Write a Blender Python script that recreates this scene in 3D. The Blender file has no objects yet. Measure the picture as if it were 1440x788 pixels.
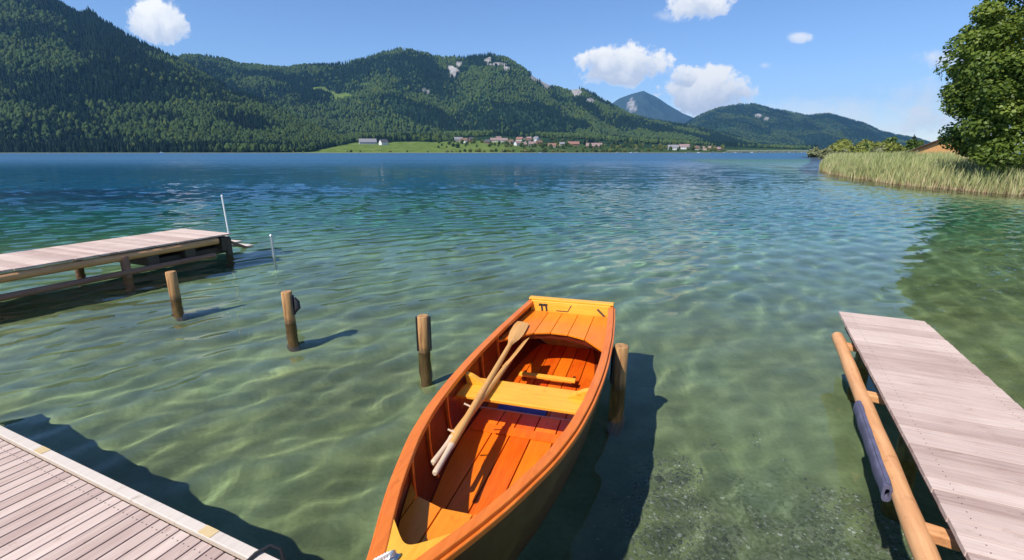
import bpy, math, random
import numpy as np
from mathutils import Vector, Matrix
R = math.radians
random.seed(7); rng = np.random.default_rng(11)
sc = bpy.context.scene
col = sc.collection

# ------------------------------------------------------------------ camera
F, HZ, CX, CY, EYE = 690., 213.5, 720., 394., 2.3
PITCH = math.atan((CY - HZ) / F)
cd = bpy.data.cameras.new('camera'); cam = bpy.data.objects.new('camera', cd); col.objects.link(cam)
cam.location = (0, 0, EYE); cam.rotation_euler = (R(90) - PITCH, 0, 0)
cd.sensor_width = 36; cd.lens = 36 * F / 1440; cd.clip_end = 60000; cd.clip_start = .05
sc.camera = cam
cP, sP = math.cos(PITCH), math.sin(PITCH)
def bearing(u, v=HZ):                     # (tan azimuth, tan elevation over forward distance) of a sight line
    a = (u - CX) / F; b = (v - CY) / F; y = cP - b * sP
    return a / y, (-sP - b * cP) / y
def ta(u): return bearing(u)[0]

# ------------------------------------------------------------------ node helpers
class Mat:
    def __init__(s, name):
        s.m = bpy.data.materials.new(name); s.m.use_nodes = True
        s.t = s.m.node_tree; s.n = s.t.nodes; s.l = s.t.links
        s.p = s.n['Principled BSDF']; s.out = s.n['Material Output']
    def add(s, typ, **k):
        n = s.n.new(typ)
        for a, b in k.items():
            if a[0] == '_':
                n.inputs[a[1:].replace('_', ' ')].default_value = b
            else: setattr(n, a, b)
        return n
    def link(s, a, b): s.l.new(a, b)
    def setp(s, **k):
        for a, b in k.items(): s.p.inputs[a.replace('_', ' ')].default_value = b
    def coords(s, scale=(1, 1, 1), kind='Object', rot=(0, 0, 0)):
        tc = s.add('ShaderNodeTexCoord'); mp = s.add('ShaderNodeMapping')
        mp.inputs['Scale'].default_value = scale; mp.inputs['Rotation'].default_value = rot
        s.link(tc.outputs[kind], mp.inputs['Vector']); return mp.outputs['Vector']
    def noise(s, vec, scale, detail=4, rough=.55, dist=0):
        n = s.add('ShaderNodeTexNoise'); n.inputs['Scale'].default_value = scale
        n.inputs['Detail'].default_value = detail; n.inputs['Roughness'].default_value = rough
        n.inputs['Distortion'].default_value = dist
        if vec is not None: s.link(vec, n.inputs['Vector'])
        return n.outputs['Fac']
    def ramp(s, fac, stops, interp='LINEAR'):
        n = s.add('ShaderNodeValToRGB'); cr = n.color_ramp; cr.interpolation = interp
        while len(cr.elements) < len(stops): cr.elements.new(.5)
        for e, (p, c) in zip(cr.elements, stops):
            e.position = p; e.color = (*c, 1) if len(c) == 3 else c
        s.link(fac, n.inputs['Fac']); return n.outputs['Color']
    def math(s, op, a, b=None, c=None, clamp=False):
        n = s.add('ShaderNodeMath', operation=op, use_clamp=clamp)
        for i, x in enumerate((a, b, c)):
            if x is None: continue
            if isinstance(x, (int, float)): n.inputs[i].default_value = x
            else: s.link(x, n.inputs[i])
        return n.outputs[0]
    def mix(s, fac, a, b, mode='MIX'):
        n = s.add('ShaderNodeMix', data_type='RGBA', blend_type=mode)
        for i, x in ((0, fac), (6, a), (7, b)):
            if isinstance(x, (int, float)): n.inputs[i].default_value = x
            elif isinstance(x, tuple): n.inputs[i].default_value = (*x, 1)
            else: s.link(x, n.inputs[i])
        return n.outputs[2]
    def attr(s, name, out='Fac'):
        return s.add('ShaderNodeAttribute', attribute_name=name).outputs[out]
    def bump(s, h, strength=.3, dist=.01):
        n = s.add('ShaderNodeBump'); n.inputs['Strength'].default_value = strength
        n.inputs['Distance'].default_value = dist; s.link(h, n.inputs['Height'])
        s.link(n.outputs[0], s.p.inputs['Normal'])
    def base(s, c):
        if isinstance(c, tuple): s.p.inputs['Base Color'].default_value = (*c, 1)
        else: s.link(c, s.p.inputs['Base Color'])

def wood(name, dark, light, stretch=(1.2, 14, 14), rough=.5, coat=0, var=.5, grain=.35, scale=1., blotch=.25, bump=.15):
    """planed timber: grain along local x, a tone for each plank from the 'rnd' attribute"""
    m = Mat(name); v = m.coords(tuple(scale * a for a in stretch))
    off = m.add('ShaderNodeVectorMath', operation='ADD'); m.link(v, off.inputs[0])
    cb = m.add('ShaderNodeCombineXYZ'); r = m.attr('rnd')
    m.link(m.math('MULTIPLY', r, 37.), cb.inputs[0]); m.link(m.math('MULTIPLY', r, 91.), cb.inputs[1])
    m.link(cb.outputs[0], off.inputs[1])
    g = m.noise(off.outputs[0], 3., 6, .62, .35)
    bl = m.noise(m.coords((1.5, 1.5, 1.5)), 1.6, 3)
    f = m.math('ADD', m.math('MULTIPLY', m.math('SUBTRACT', r, .5), var), .5)
    f = m.math('ADD', f, m.math('MULTIPLY', m.math('SUBTRACT', g, .5), grain * 3))
    f = m.math('ADD', f, m.math('MULTIPLY', m.math('SUBTRACT', bl, .5), blotch * 2), clamp=True)
    cc = m.ramp(f, [(0, dark), (1, light)])
    st = m.noise(m.coords((2, 5, 5)), 3.4, 7, .72, .6)          # stains and ingrained dirt
    m.base(m.mix(1., cc, m.ramp(st, [(.30, (.72, .66, .62)), (.42, (1, 1, 1))]), 'MULTIPLY'))
    m.setp(Roughness=rough, Coat_Weight=coat, Coat_Roughness=.12)
    wn = m.noise(m.coords((3, 7, 7)), 2.2, 6, .7); m.link(m.math('ADD', rough - .12, m.math('MULTIPLY', wn, .24 + .2 * coat), clamp=True), m.p.inputs['Roughness'])
    if coat: m.p.inputs['Specular IOR Level'].default_value = .28
    if coat: m.link(m.math('MULTIPLY', m.ramp(wn, [(.38, (1, 1, 1)), (.62, (.25, .25, .25))]), coat), m.p.inputs['Coat Weight'])
    m.bump(g, bump, .004)
    return m.m
def plain(name, c, rough=.6, metal=0, var=.25, scale=6, bump=0):
    m = Mat(name); n = m.noise(m.coords(), scale, 5)
    lo = tuple(x * (1 - var) for x in c); hi = tuple(min(1, x * (1 + var)) for x in c)
    m.base(m.ramp(n, [(.25, lo), (.75, hi)])); m.setp(Roughness=rough, Metallic=metal)
    if bump: m.bump(n, bump, .01)
    return m.m

# ------------------------------------------------------------------ mesh helpers
class MB:
    def __init__(s): s.v = []; s.f = []; s.r = []; s.mi = []
    def poly(s, pts, faces, rnd=None, mi=0):
        o = len(s.v); s.v += [tuple(p) for p in pts]
        rnd = random.random() if rnd is None else rnd
        for f in faces: s.f.append([o + i for i in f]); s.r.append(rnd); s.mi.append(mi)
    def prism(s, top, bot, rnd=None, mi=0):          # matching rings, closed
        n = len(top)
        s.poly(list(top) + list(bot), [list(range(n)), list(range(2 * n - 1, n - 1, -1))] +
               [[i, n + i, n + (i + 1) % n, (i + 1) % n] for i in range(n)], rnd, mi)
    def box(s, c, size, rot=None, rnd=None, mi=0):
        a, b, d = (x / 2 for x in size)
        P = [Vector(p) for p in ((a, b, d), (-a, b, d), (-a, -b, d), (a, -b, d), (a, b, -d), (-a, b, -d), (-a, -b, -d), (a, -b, -d))]
        if rot is not None: P = [rot @ p for p in P]
        P = [p + Vector(c) for p in P]; s.prism(P[:4], P[4:], rnd, mi)
    def beam(s, a, b, w, h, up=(0, 0, 1), rnd=None, mi=0):
        a, b = Vector(a), Vector(b); d = (b - a).normalized(); x = d.cross(Vector(up)).normalized(); u = x.cross(d)
        q = lambda p: [p + x * w / 2 + u * h / 2, p - x * w / 2 + u * h / 2, p - x * w / 2 - u * h / 2, p + x * w / 2 - u * h / 2]
        s.prism(q(b), q(a), rnd, mi)
    def tube(s, pts, rad, n=10, rnd=None, mi=0, wob=0, cap=True):
        pts = [Vector(p) for p in pts]; rad = rad if hasattr(rad, '__len__') else [rad] * len(pts)
        rings = []; ref = Vector((.3, .2, 1)) if abs((pts[-1] - pts[0]).normalized().z) < .9 else Vector((1, .1, 0))
        for i, p in enumerate(pts):
            d = (pts[min(i + 1, len(pts) - 1)] - pts[max(i - 1, 0)]).normalized()
            x = d.cross(ref).normalized(); y = d.cross(x)
            rings.append([p + (x * math.cos(t) + y * math.sin(t)) * rad[i] * (1 + wob * random.uniform(-1, 1))
                          for t in (2 * math.pi * k / n for k in range(n))])
        P = [q for r_ in rings for q in r_]; fs = []
        for i in range(len(rings) - 1):
            for k in range(n):
                fs.append([i * n + k, i * n + (k + 1) % n, (i + 1) * n + (k + 1) % n, (i + 1) * n + k])
        if cap: fs += [list(range(n - 1, -1, -1)), [(len(rings) - 1) * n + k for k in range(n)]]
        s.poly(P, fs, rnd, mi)
    def grid(s, rows, rnd=None, mi=0):
        n = len(rows[0]); P = [p for r_ in rows for p in r_]
        s.poly(P, [[i * n + k, i * n + k + 1, (i + 1) * n + k + 1, (i + 1) * n + k]
                   for i in range(len(rows) - 1) for k in range(n - 1)], rnd, mi)
    def build(s, name, mats, parent=None, smooth=False, bevel=0, sharp=40):
        me = bpy.data.meshes.new(name); me.from_pydata(s.v, [], s.f)
        mats = mats if isinstance(mats, (list, tuple)) else [mats]
        for m in mats: me.materials.append(m)
        a = me.attributes.new('rnd', 'FLOAT', 'FACE'); a.data.foreach_set('value', s.r)
        me.polygons.foreach_set('material_index', s.mi)
        me.update()
        o = bpy.data.objects.new(name, me); col.objects.link(o)
        if smooth:
            me.polygons.foreach_set('use_smooth', [True] * len(me.polygons)); me.set_sharp_from_angle(angle=R(sharp))
        if bevel:
            b = o.modifiers.new('bevel', 'BEVEL'); b.width = bevel; b.segments = 2; b.limit_method = 'ANGLE'; b.angle_limit = R(40)
        if parent: o.parent = parent
        return o
def tag(o, label=None, cat=None, group=None, kind=None):
    for k, v in (('label', label), ('category', cat), ('group', group), ('kind', kind)):
        if v: o[k] = v
    return o
def thing(name, loc, rz=0, label=None, cat=None, group=None):
    o = bpy.data.objects.new(name, None); col.objects.link(o); o.location = loc; o.rotation_euler.z = rz
    o.empty_display_size = .3
    return tag(o, label, cat, group)
def copy_tree(o, parent=None):
    c = o.copy(); col.objects.link(c); c.parent = parent
    for ch in list(o.children): copy_tree(ch, c)
    return c
def np_mesh(name, V, Fq, mats, smooth=True, attrs=None, parent=None):
    """V (n,3), Fq (m,3|4) arrays"""
    me = bpy.data.meshes.new(name); k = Fq.shape[1]
    me.vertices.add(len(V)); me.vertices.foreach_set('co', np.ascontiguousarray(V, dtype=np.float32).ravel())
    me.loops.add(Fq.size); me.loops.foreach_set('vertex_index', np.ascontiguousarray(Fq, dtype=np.int32).ravel())
    me.polygons.add(len(Fq)); me.polygons.foreach_set('loop_start', np.arange(0, Fq.size, k, dtype=np.int32))
    me.update(calc_edges=True)
    me.polygons.foreach_set('use_smooth', np.full(len(Fq), smooth))
    for m in (mats if isinstance(mats, (list, tuple)) else [mats]): me.materials.append(m)
    for nm, (dom, typ, arr) in (attrs or {}).items():
        a = me.attributes.new(nm, typ, dom)
        a.data.foreach_set('color' if typ == 'FLOAT_COLOR' else 'value', np.ascontiguousarray(arr, dtype=np.float32).ravel())
    o = bpy.data.objects.new(name, me); col.objects.link(o)
    if parent: o.parent = parent
    return o
def gridfaces(nr, nc):
    i = np.arange(nr - 1)[:, None] * nc + np.arange(nc - 1)[None, :]
    return np.stack([i, i + 1, i + nc + 1, i + nc], -1).reshape(-1, 4)
# value noise, fractal
_tab = rng.random((256, 256))
def vnoise(x, y):
    xi = np.floor(x).astype(int); yi = np.floor(y).astype(int); fx = x - xi; fy = y - yi
    fx = fx * fx * (3 - 2 * fx); fy = fy * fy * (3 - 2 * fy)
    g = lambda a, b: _tab[a & 255, b & 255]
    return (g(xi, yi) * (1 - fx) + g(xi + 1, yi) * fx) * (1 - fy) + (g(xi, yi + 1) * (1 - fx) + g(xi + 1, yi + 1) * fx) * fy
def fbm(x, y, o=4, gain=.5):
    r = 0; a = 1; t = 0
    for i in range(o):
        r = r + a * vnoise(x * 2 ** i + 17.3 * i, y * 2 ** i + 5.1 * i); t += a; a *= gain
    return r / t
def sstep(a, b, x): t = np.clip((x - a) / (b - a), 0, 1); return t * t * (3 - 2 * t)

# ------------------------------------------------------------------ light, sky, clouds
SUN_AZ, SUN_EL = 226., 51.                # the sun stands behind the viewer's left shoulder
sd = bpy.data.lights.new('sun', 'SUN'); sd.energy = 4.6; sd.angle = R(.53); sd.color = (1, .955, .88)
sun = bpy.data.objects.new('sun', sd); col.objects.link(sun)
dv = -Vector((math.sin(R(SUN_AZ)) * math.cos(R(SUN_EL)), math.cos(R(SUN_AZ)) * math.cos(R(SUN_EL)), math.sin(R(SUN_EL))))
sun.rotation_euler = dv.to_track_quat('-Z', 'Y').to_euler(); sun.location = (-8, -8, 14)
sd.cycles.is_caustics_light = True
W = bpy.data.worlds.new('World'); sc.world = W; W.use_nodes = True
wt = W.node_tree; wt.nodes.clear()
class WN(Mat):
    def __init__(s): s.t = wt; s.n = wt.nodes; s.l = wt.links
w = WN()
sky = w.add('ShaderNodeTexSky', sky_type='NISHITA', sun_disc=False, sun_elevation=R(SUN_EL), sun_rotation=R(SUN_AZ), altitude=900, air_density=1., dust_density=0., ozone_density=3.)
bg = w.add('ShaderNodeBackground'); bg.inputs['Strength'].default_value = .118
hs = w.add('ShaderNodeHueSaturation'); hs.inputs['Saturation'].default_value = 1.08
w.link(sky.outputs[0], hs.inputs['Color']); w.link(w.mix(1., hs.outputs[0], (.97, .975, 1.09), 'MULTIPLY'), bg.inputs[0])
tc = w.add('ShaderNodeTexCoord'); sep = w.add('ShaderNodeSeparateXYZ'); w.link(tc.outputs['Generated'], sep.inputs[0])
ysafe = w.math('MAXIMUM', sep.outputs[1], .02)
px = w.math('DIVIDE', sep.outputs[0], ysafe); pz = w.math('DIVIDE', sep.outputs[2], ysafe)
cb = w.add('ShaderNodeCombineXYZ'); w.link(px, cb.inputs[0]); w.link(pz, cb.inputs[1])
n1 = w.noise(cb.outputs[0], 16, 7, .58, .3); n2 = w.noise(cb.outputs[0], 42, 5, .6); n4 = w.noise(cb.outputs[0], 95, 6, .62)
nd = w.math('ADD', w.math('MULTIPLY', w.math('SUBTRACT', n4, .5), .9), w.math('ADD', w.math('MULTIPLY', w.math('SUBTRACT', n1, .5), 2.6), w.math('MULTIPLY', w.math('SUBTRACT', n2, .5), 1.3)))
CL = [  # u, v, half width, half height, softness, strength
    (222, 26, 44, 30, .55, 1), (985, 2, 46, 26, .6, 1), (1000, 10, 28, 15, .5, .9), (876, 92, 66, 27, .5, 1), (850, 86, 34, 20, .5, 1), (905, 95, 34, 17, .5, .8), (930, 100, 60, 9, 1.2, .4), (955, 22, 40, 9, 1.3, .45),
    (985, 128, 54, 34, .5, 1), (1022, 132, 46, 22, .6, .95), (962, 108, 20, 16, .5, .9), (1078, 92, 9, 5, .9, .5),
    (1125, 53, 18, 7, .9, .7), (1328, 83, 48, 13, .9, .75), (1312, 170, 70, 26, .9, .8), (1190, 172, 190, 34, 1.2, .7), (1390, 150, 170, 60, 1.2, .6), (1020, 178, 260, 20, 1.3, .45),
    (-200, 60, 150, 60, .6, .9), (1800, 40, 200, 60, .7, .9)]
tot = None; und = None
for (u, v, rx, ry, so, st) in CL:
    cx, cz = bearing(u, v); k = 1 / (F * 1.0)
    a = w.math('DIVIDE', w.math('SUBTRACT', px, cx), rx * k); b = w.math('DIVIDE', w.math('SUBTRACT', pz, cz), ry * k)
    d = w.math('ADD', w.math('MULTIPLY', a, a), w.math('MULTIPLY', b, b))
    e = w.math('ADD', w.math('SUBTRACT', 1., d), nd)
    mr = w.add('ShaderNodeMapRange', interpolation_type='SMOOTHSTEP'); w.link(e, mr.inputs[0])
    mr.inputs[1].default_value = -.05; mr.inputs[2].default_value = so * (1.0 if so < .8 else 1.5); mr.inputs[3].default_value = 0; mr.inputs[4].default_value = st
    near = w.math('LESS_THAN', d, 2.6)
    c = w.math('MULTIPLY', mr.outputs[0], near)
    sh = w.math('MULTIPLY', c, w.math('SUBTRACT', .42, w.math('MULTIPLY', b, .75), clamp=True)); und = sh if und is None else w.math('MAXIMUM', und, sh)
    tot = c if tot is None else w.math('MAXIMUM', tot, c)
tot = w.math('MULTIPLY', tot, w.math('GREATER_THAN', sep.outputs[1], .03))
bgc = w.add('ShaderNodeBackground')
ccl = w.ramp(w.math('SUBTRACT', w.math('ADD', w.math('MULTIPLY', n1, .9), w.math('MULTIPLY', n2, .5)), w.math('MULTIPLY', und, .55)), [(.25, (.60, .66, .78)), (.48, (.84, .86, .90)), (.68, (1, .99, .97))]); w.link(ccl, bgc.inputs[0]); bgc.inputs['Strength'].default_value = .92
mx = w.add('ShaderNodeMixShader'); w.link(tot, mx.inputs[0]); w.link(bg.outputs[0], mx.inputs[1]); w.link(bgc.outputs[0], mx.inputs[2])
wo = w.add('ShaderNodeOutputWorld'); w.link(mx.outputs[0], wo.inputs[0])
vs = sc.view_settings; vs.view_transform = 'Standard'; vs.look = 'None'; vs.exposure = .35; vs.gamma = 1; vs.use_curve_mapping = False

# ------------------------------------------------------------------ materials
M = {}
M['gunwale'] = wood('gunwale_varnish', (.60, .110, .010), (.88, .255, .036), rough=.36, coat=.3, var=.2)
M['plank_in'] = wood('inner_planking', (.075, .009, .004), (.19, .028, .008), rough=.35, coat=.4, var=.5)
M['floor'] = wood('floor_boards', (.58, .060, .003), (.93, .22, .008), rough=.4, coat=.22, var=.75, grain=.3)
M['seat'] = wood('seat_boards', (.68, .150, .006), (.93, .29, .014), rough=.4, coat=.25, var=.6, grain=.3)
M['yellow'] = wood('larch_yellow', (.76, .30, .014), (.93, .49, .055), rough=.4, coat=.25, var=.4, grain=.4)
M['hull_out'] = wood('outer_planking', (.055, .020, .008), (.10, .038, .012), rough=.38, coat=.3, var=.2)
M['oar'] = wood('oar_spruce', (.56, .25, .06), (.80, .44, .14), stretch=(1, 12, 12), rough=.45, coat=.15, var=.2)
M['grip'] = wood('bare_wood', (.54, .38, .24), (.76, .58, .41), rough=.7, var=.2)
M['deck'] = wood('weathered_deck', (.37, .245, .198), (.72, .555, .455), stretch=(.7, 16, 16), rough=.8, var=.55, grain=.42, blotch=.3, bump=.3)
M['deck_edge'] = wood('pale_edge_board', (.52, .44, .36), (.74, .63, .53), rough=.8, var=.2, bump=.3)
M['log'] = wood('orange_log', (.52, .215, .08), (.82, .44, .19), stretch=(.7, 9, 9), rough=.65, var=.2, grain=.4, bump=.4)
M['log_rail'] = wood('peeled_log', (.54, .225, .085), (.84, .46, .205), stretch=(11, .8, 11), rough=.65, var=.2, grain=.5, bump=.5)
M['yellow_cross'] = wood('larch_yellow_across', (.76, .29, .014), (.93, .49, .055), stretch=(14, 1.2, 14), rough=.4, coat=.25, var=.4, grain=.45)
M['post'] = None
M['beam'] = wood('brown_beam', (.17, .075, .045), (.42, .22, .14), stretch=(.8, 9, 9), rough=.75, var=.3, bump=.4)
M['darkbeam'] = wood('dark_beam', (.035, .026, .018), (.11, .075, .05), rough=.7, var=.3, bump=.4)  # near-black timber tone for beams, bearers and notches
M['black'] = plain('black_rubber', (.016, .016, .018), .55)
M['rubber'] = plain('blue_grey_rubber', (.105, .10, .155), .75, var=.3, scale=14, bump=.3)
M['white'] = plain('white_paint', (.78, .80, .80), .4, var=.06)
M['nail'] = plain('rusty_nail', (.09, .06, .05), .6, .5)
M['steel'] = plain('galvanised_steel', (.55, .58, .60), .35, .7, var=.15)
M['brass'] = plain('yellow_paint', (.62, .45, .22), .6, 0, var=.2)
M['rope'] = plain('white_rope', (.72, .70, .66), .85, var=.15, scale=60, bump=.4)
M['blue'] = plain('blue_cloth', (.035, .085, .36), .6, var=.35, scale=12)
def post_mat():
    m = Mat('mooring_post_wood'); v = m.coords((9, 9, .9)); g = m.noise(v, 3, 6, .62, .4)
    c = m.ramp(g, [(.30, (.10, .05, .02)), (.40, (.34, .16, .055)), (.58, (.50, .27, .10)), (.78, (.66, .41, .18))])
    tcn = m.add('ShaderNodeTexCoord'); sp = m.add('ShaderNodeSeparateXYZ'); m.link(tcn.outputs['Object'], sp.inputs[0])
    wv = m.math('ADD', sp.outputs[2], m.math('MULTIPLY', m.math('SUBTRACT', m.noise(m.coords((6, 6, 2)), 3), .5), .12))
    wet = m.ramp(wv, [(0, (1, 1, 1)), (.02, (1, 1, 1)), (.10, (0, 0, 0))])
    c = m.mix(wet, c, m.ramp(g, [(.3, (.10, .055, .022)), (.7, (.27, .16, .065))])); m.base(c); m.setp(Roughness=.7); m.bump(g, .5, .006)
    return m.m
M['post'] = post_mat()
def pile_mat():
    m = Mat('algae_pile'); g = m.noise(m.coords((6, 6, 2)), 4, 6)
    m.base(m.ramp(g, [(.3, (.05, .045, .012)), (.7, (.17, .15, .045))])); m.setp(Roughness=.8); m.bump(g, .5, .01); return m.m
M['pile'] = pile_mat()

# ------------------------------------------------------------------ lake bed and water
def bed_depth(x, y):
    d = 1.02 + .25 * sstep(6, 12, y) + 1.6 * sstep(11, 24, y) + 5.5 * sstep(24 + .25 * x, 52 + .35 * x, y) + 6 * sstep(60, 130, y)
    d = d - .12 * sstep(3, -2, y)
    left = sstep(-6, -22, x); d = d + left * 1.2 * sstep(5, 18, y)
    sh = np.hypot(np.maximum(0, 30 - x), 0); right = sstep(16, 30, x - .22 * np.maximum(0, y - 30))
    d = d * (1 - .85 * right)
    return d + .09 * (fbm(x * .7, y * .7, 3) - .5) + .02 * (fbm(x * 4, y * 4, 2) - .5)
def bed_material():
    m = Mat('lake_bed'); v = m.coords()
    n1 = m.noise(v, .55, 5, .55, .4); n2 = m.noise(v, 3.2, 5, .6, .3); n3 = m.noise(v, 26, 4, .65)
    sand = m.ramp(n1, [(.3, (.140, .165, .082)), (.5, (.235, .256, .135)), (.7, (.315, .330, .195))])
    sand = m.mix(.55, sand, m.ramp(n2, [(.3, (.55, .60, .50)), (.7, (1.2, 1.16, 1.1))]), 'MULTIPLY')
    # gravel fields
    vo = m.add('ShaderNodeTexVoronoi'); vo.inputs['Scale'].default_value = 34; m.link(v, vo.inputs['Vector'])
    peb = m.ramp(vo.outputs['Color'], [(.12, (.085, .095, .05)), (.5, (.165, .18, .105)), (.90, (.25, .26, .18)), (.97, (.52, .53, .46))])
    tcn = m.add('ShaderNodeTexCoord'); sp = m.add('ShaderNodeSeparateXYZ'); m.link(tcn.outputs['Object'], sp.inputs[0])
    gx = m.math('SUBTRACT', sp.outputs[0], 2.1); gy = m.math('DIVIDE', m.math('SUBTRACT', sp.outputs[1], 3.0), 1.1)
    gd = m.math('SQRT', m.math('ADD', m.math('MULTIPLY', gx, gx), m.math('MULTIPLY', gy, gy)))
    gd = m.math('ADD', gd, m.math('MULTIPLY', m.math('SUBTRACT', n2, .5), 1.1))
    gm = m.ramp(gd, [(0, (.9, .9, .9)), (.6, (.65, .65, .65)), (1, (0, 0, 0))])
    c = m.mix(gm, sand, peb)
    c = m.mix(.35, c, m.ramp(n3, [(.3, (.6, .6, .55)), (.7, (1.25, 1.25, 1.2))]), 'MULTIPLY')
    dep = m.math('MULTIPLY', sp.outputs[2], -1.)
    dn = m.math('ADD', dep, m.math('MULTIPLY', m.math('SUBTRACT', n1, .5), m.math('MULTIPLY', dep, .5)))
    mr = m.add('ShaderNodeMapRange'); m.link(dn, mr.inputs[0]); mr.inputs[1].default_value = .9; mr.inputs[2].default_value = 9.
    water_tint = m.ramp(mr.outputs[0], [(0, (1.03, 1.0, .90)), (.035, (.90, 1.10, 1.0)), (.08, (.72, 1.2, 1.15)), (.16, (.36, 1.05, .90)), (.32, (.08, .60, .48)), (.60, (.01, .27, .42)), (1, (.004, .16, .44))])  # tint of light passing through the water, put into the bed colour
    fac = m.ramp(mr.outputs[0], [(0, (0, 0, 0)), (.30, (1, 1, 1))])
    tint = m.mix(1., c, water_tint, 'MULTIPLY')
    deepc = m.ramp(mr.outputs[0], [(0, (.12, .16, .09)), (.15, (.050, .165, .115)), (.35, (.014, .155, .125)), (.62, (.006, .15, .24)), (1, (.005, .145, .31))])  # scattered blue-green of deep water, painted as bed colour
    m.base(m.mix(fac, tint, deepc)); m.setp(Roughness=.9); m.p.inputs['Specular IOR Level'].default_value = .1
    return m.m
def fan(rows, umin, umax, nc, off):
    u = np.linspace(umin, umax, nc)
    Y = np.repeat(rows[:, None], nc, 1); X = u[None, :] * (Y + off); return X, Y
rows = [-6.]
while rows[-1] < 160: rows.append(rows[-1] + max(.09, .014 * rows[-1]))
rows = np.array(rows); X, Y = fan(rows, -2.2, 2.2, 240, 12)
Z = -bed_depth(X, Y)
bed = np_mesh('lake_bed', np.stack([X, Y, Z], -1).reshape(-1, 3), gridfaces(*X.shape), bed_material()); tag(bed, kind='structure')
r2 = np.array([158., 400, 900, 1700]); X, Y = fan(r2, -2.2, 2.2, 20, 12)
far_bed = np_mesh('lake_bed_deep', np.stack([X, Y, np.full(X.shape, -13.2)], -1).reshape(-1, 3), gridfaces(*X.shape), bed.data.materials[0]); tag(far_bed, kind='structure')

WAVES = []
for i in range(64):
    lam = .17 * (6 ** ((i + .5) / 64)) * 1.0
    th = R(-38) + rng.normal(0, .50)             # travel direction
    slope = .034 * (lam / .8) ** -.15
    WAVES.append((2 * math.pi / lam * math.cos(th), 2 * math.pi / lam * math.sin(th), slope * lam / (2 * math.pi), rng.random() * 6.283, lam))
def wave_height(X, Y, cell):
    Z = np.zeros_like(X)
    amp = .36 + .46 * sstep(6, 24, Y)
    for kx, ky, a, ph, lam in WAVES:
        Z += a * np.sin(kx * X + ky * Y + ph) * np.clip((lam / cell - 2.5) / 3, 0, 1)
    amp = amp * (1 - .45 * sstep(.6, 2.4, X) * (1 - sstep(5, 9, Y)))        # sheltered between the boat and the right jetty
    patch = .55 + .9 * fbm(X * .10, Y * .05, 3)
    return Z * amp * patch
rows = [-6.]
while rows[-1] < 1600: rows.append(rows[-1] + (max(.045, .0055 * rows[-1]) if rows[-1] < 70 else .02 * rows[-1]))
rows = np.array(rows); nc = 640
X, Y = fan(rows, -1.75, 1.75, nc, 8)
cell = np.maximum(np.gradient(rows)[:, None] * .8, 3.5 / nc * (Y + 8) * .8)
Z = wave_height(X, Y, cell)
def water_material():
    m = Mat('lake_water'); m.n.remove(m.p)
    g = m.add('ShaderNodeBsdfRefraction'); g.inputs['IOR'].default_value = 1.333; g.inputs['Roughness'].default_value = 0.; g.inputs['Color'].default_value = (.93, .985, .975, 1)
    gl = m.add('ShaderNodeBsdfGlossy'); gl.inputs['Roughness'].default_value = 0.; gl.inputs['Color'].default_value = (1, 1, 1, 1)
    fr = m.add('ShaderNodeFresnel'); fr.inputs['IOR'].default_value = 1.333
    tcn = m.add('ShaderNodeTexCoord'); sp = m.add('ShaderNodeSeparateXYZ'); m.link(tcn.outputs['Object'], sp.inputs[0])
    def ripple(scale, rot, detail, y0, y1, lo, hi):
        """slopes taken straight from a vector noise, so that they stay the same at any distance"""
        n = m.add('ShaderNodeTexNoise'); n.inputs['Scale'].default_value = 1.; n.inputs['Detail'].default_value = detail; n.inputs['Roughness'].default_value = .6
        m.link(m.coords(scale, rot=(0, 0, R(rot))), n.inputs['Vector'])
        mr = m.add('ShaderNodeMapRange'); m.link(sp.outputs[1], mr.inputs[0])
        for k, x in zip((1, 2, 3, 4), (y0, y1, lo, hi)): mr.inputs[k].default_value = x
        a = m.add('ShaderNodeVectorMath', operation='SUBTRACT'); m.link(n.outputs['Color'], a.inputs[0]); a.inputs[1].default_value = (.5, .5, .5)
        b = m.add('ShaderNodeVectorMath', operation='MULTIPLY'); m.link(a.outputs[0], b.inputs[0]); b.inputs[1].default_value = (1, 1, 0)
        c = m.add('ShaderNodeVectorMath', operation='SCALE'); m.link(b.outputs[0], c.inputs[0]); m.link(mr.outputs[0], c.inputs['Scale']); return c.outputs[0]
    geo = m.add('ShaderNodeNewGeometry'); acc = geo.outputs['Normal']
    for args in (((2.2, 4.6, 1), -20, 4, 5, 26, .02, .20), ((.30, .85, 1), 8, 5, 14, 70, 0., .42), ((.035, .11, 1), 4, 4, 45, 200, 0, .35)):
        ad = m.add('ShaderNodeVectorMath', operation='ADD'); m.link(acc, ad.inputs[0]); m.link(ripple(*args), ad.inputs[1]); acc = ad.outputs[0]
    nm = m.add('ShaderNodeVectorMath', operation='NORMALIZE'); m.link(acc, nm.inputs[0]); 
    for q in (g, gl, fr): m.link(nm.outputs[0], q.inputs['Normal'])
    def far(y0, y1, a, b):
        q = m.add('ShaderNodeMapRange'); m.link(sp.outputs[1], q.inputs[0])
        for k, x in zip((1, 2, 3, 4), (y0, y1, a, b)): q.inputs[k].default_value = x
        return q.outputs[0]
    m.link(far(25, 160, 0., .34), gl.inputs['Roughness'])        # chop too small to model out there
    ms = m.add('ShaderNodeMixShader'); m.link(m.math('MINIMUM', m.math('MULTIPLY', fr.outputs[0], .86), far(15, 140, .86, .25)), ms.inputs[0])   # part of the glare taken off, as through a polariser
    m.link(g.outputs[0], ms.inputs[1]); m.link(gl.outputs[0], ms.inputs[2]); m.link(ms.outputs[0], m.out.inputs['Surface'])
    return m.m
water = np_mesh('water', np.stack([X, Y, Z], -1).reshape(-1, 3), gridfaces(*X.shape), water_material()); tag(water, kind='structure')
water.cycles.is_caustics_caster = True
RECEIVERS = [bed, far_bed]
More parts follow.
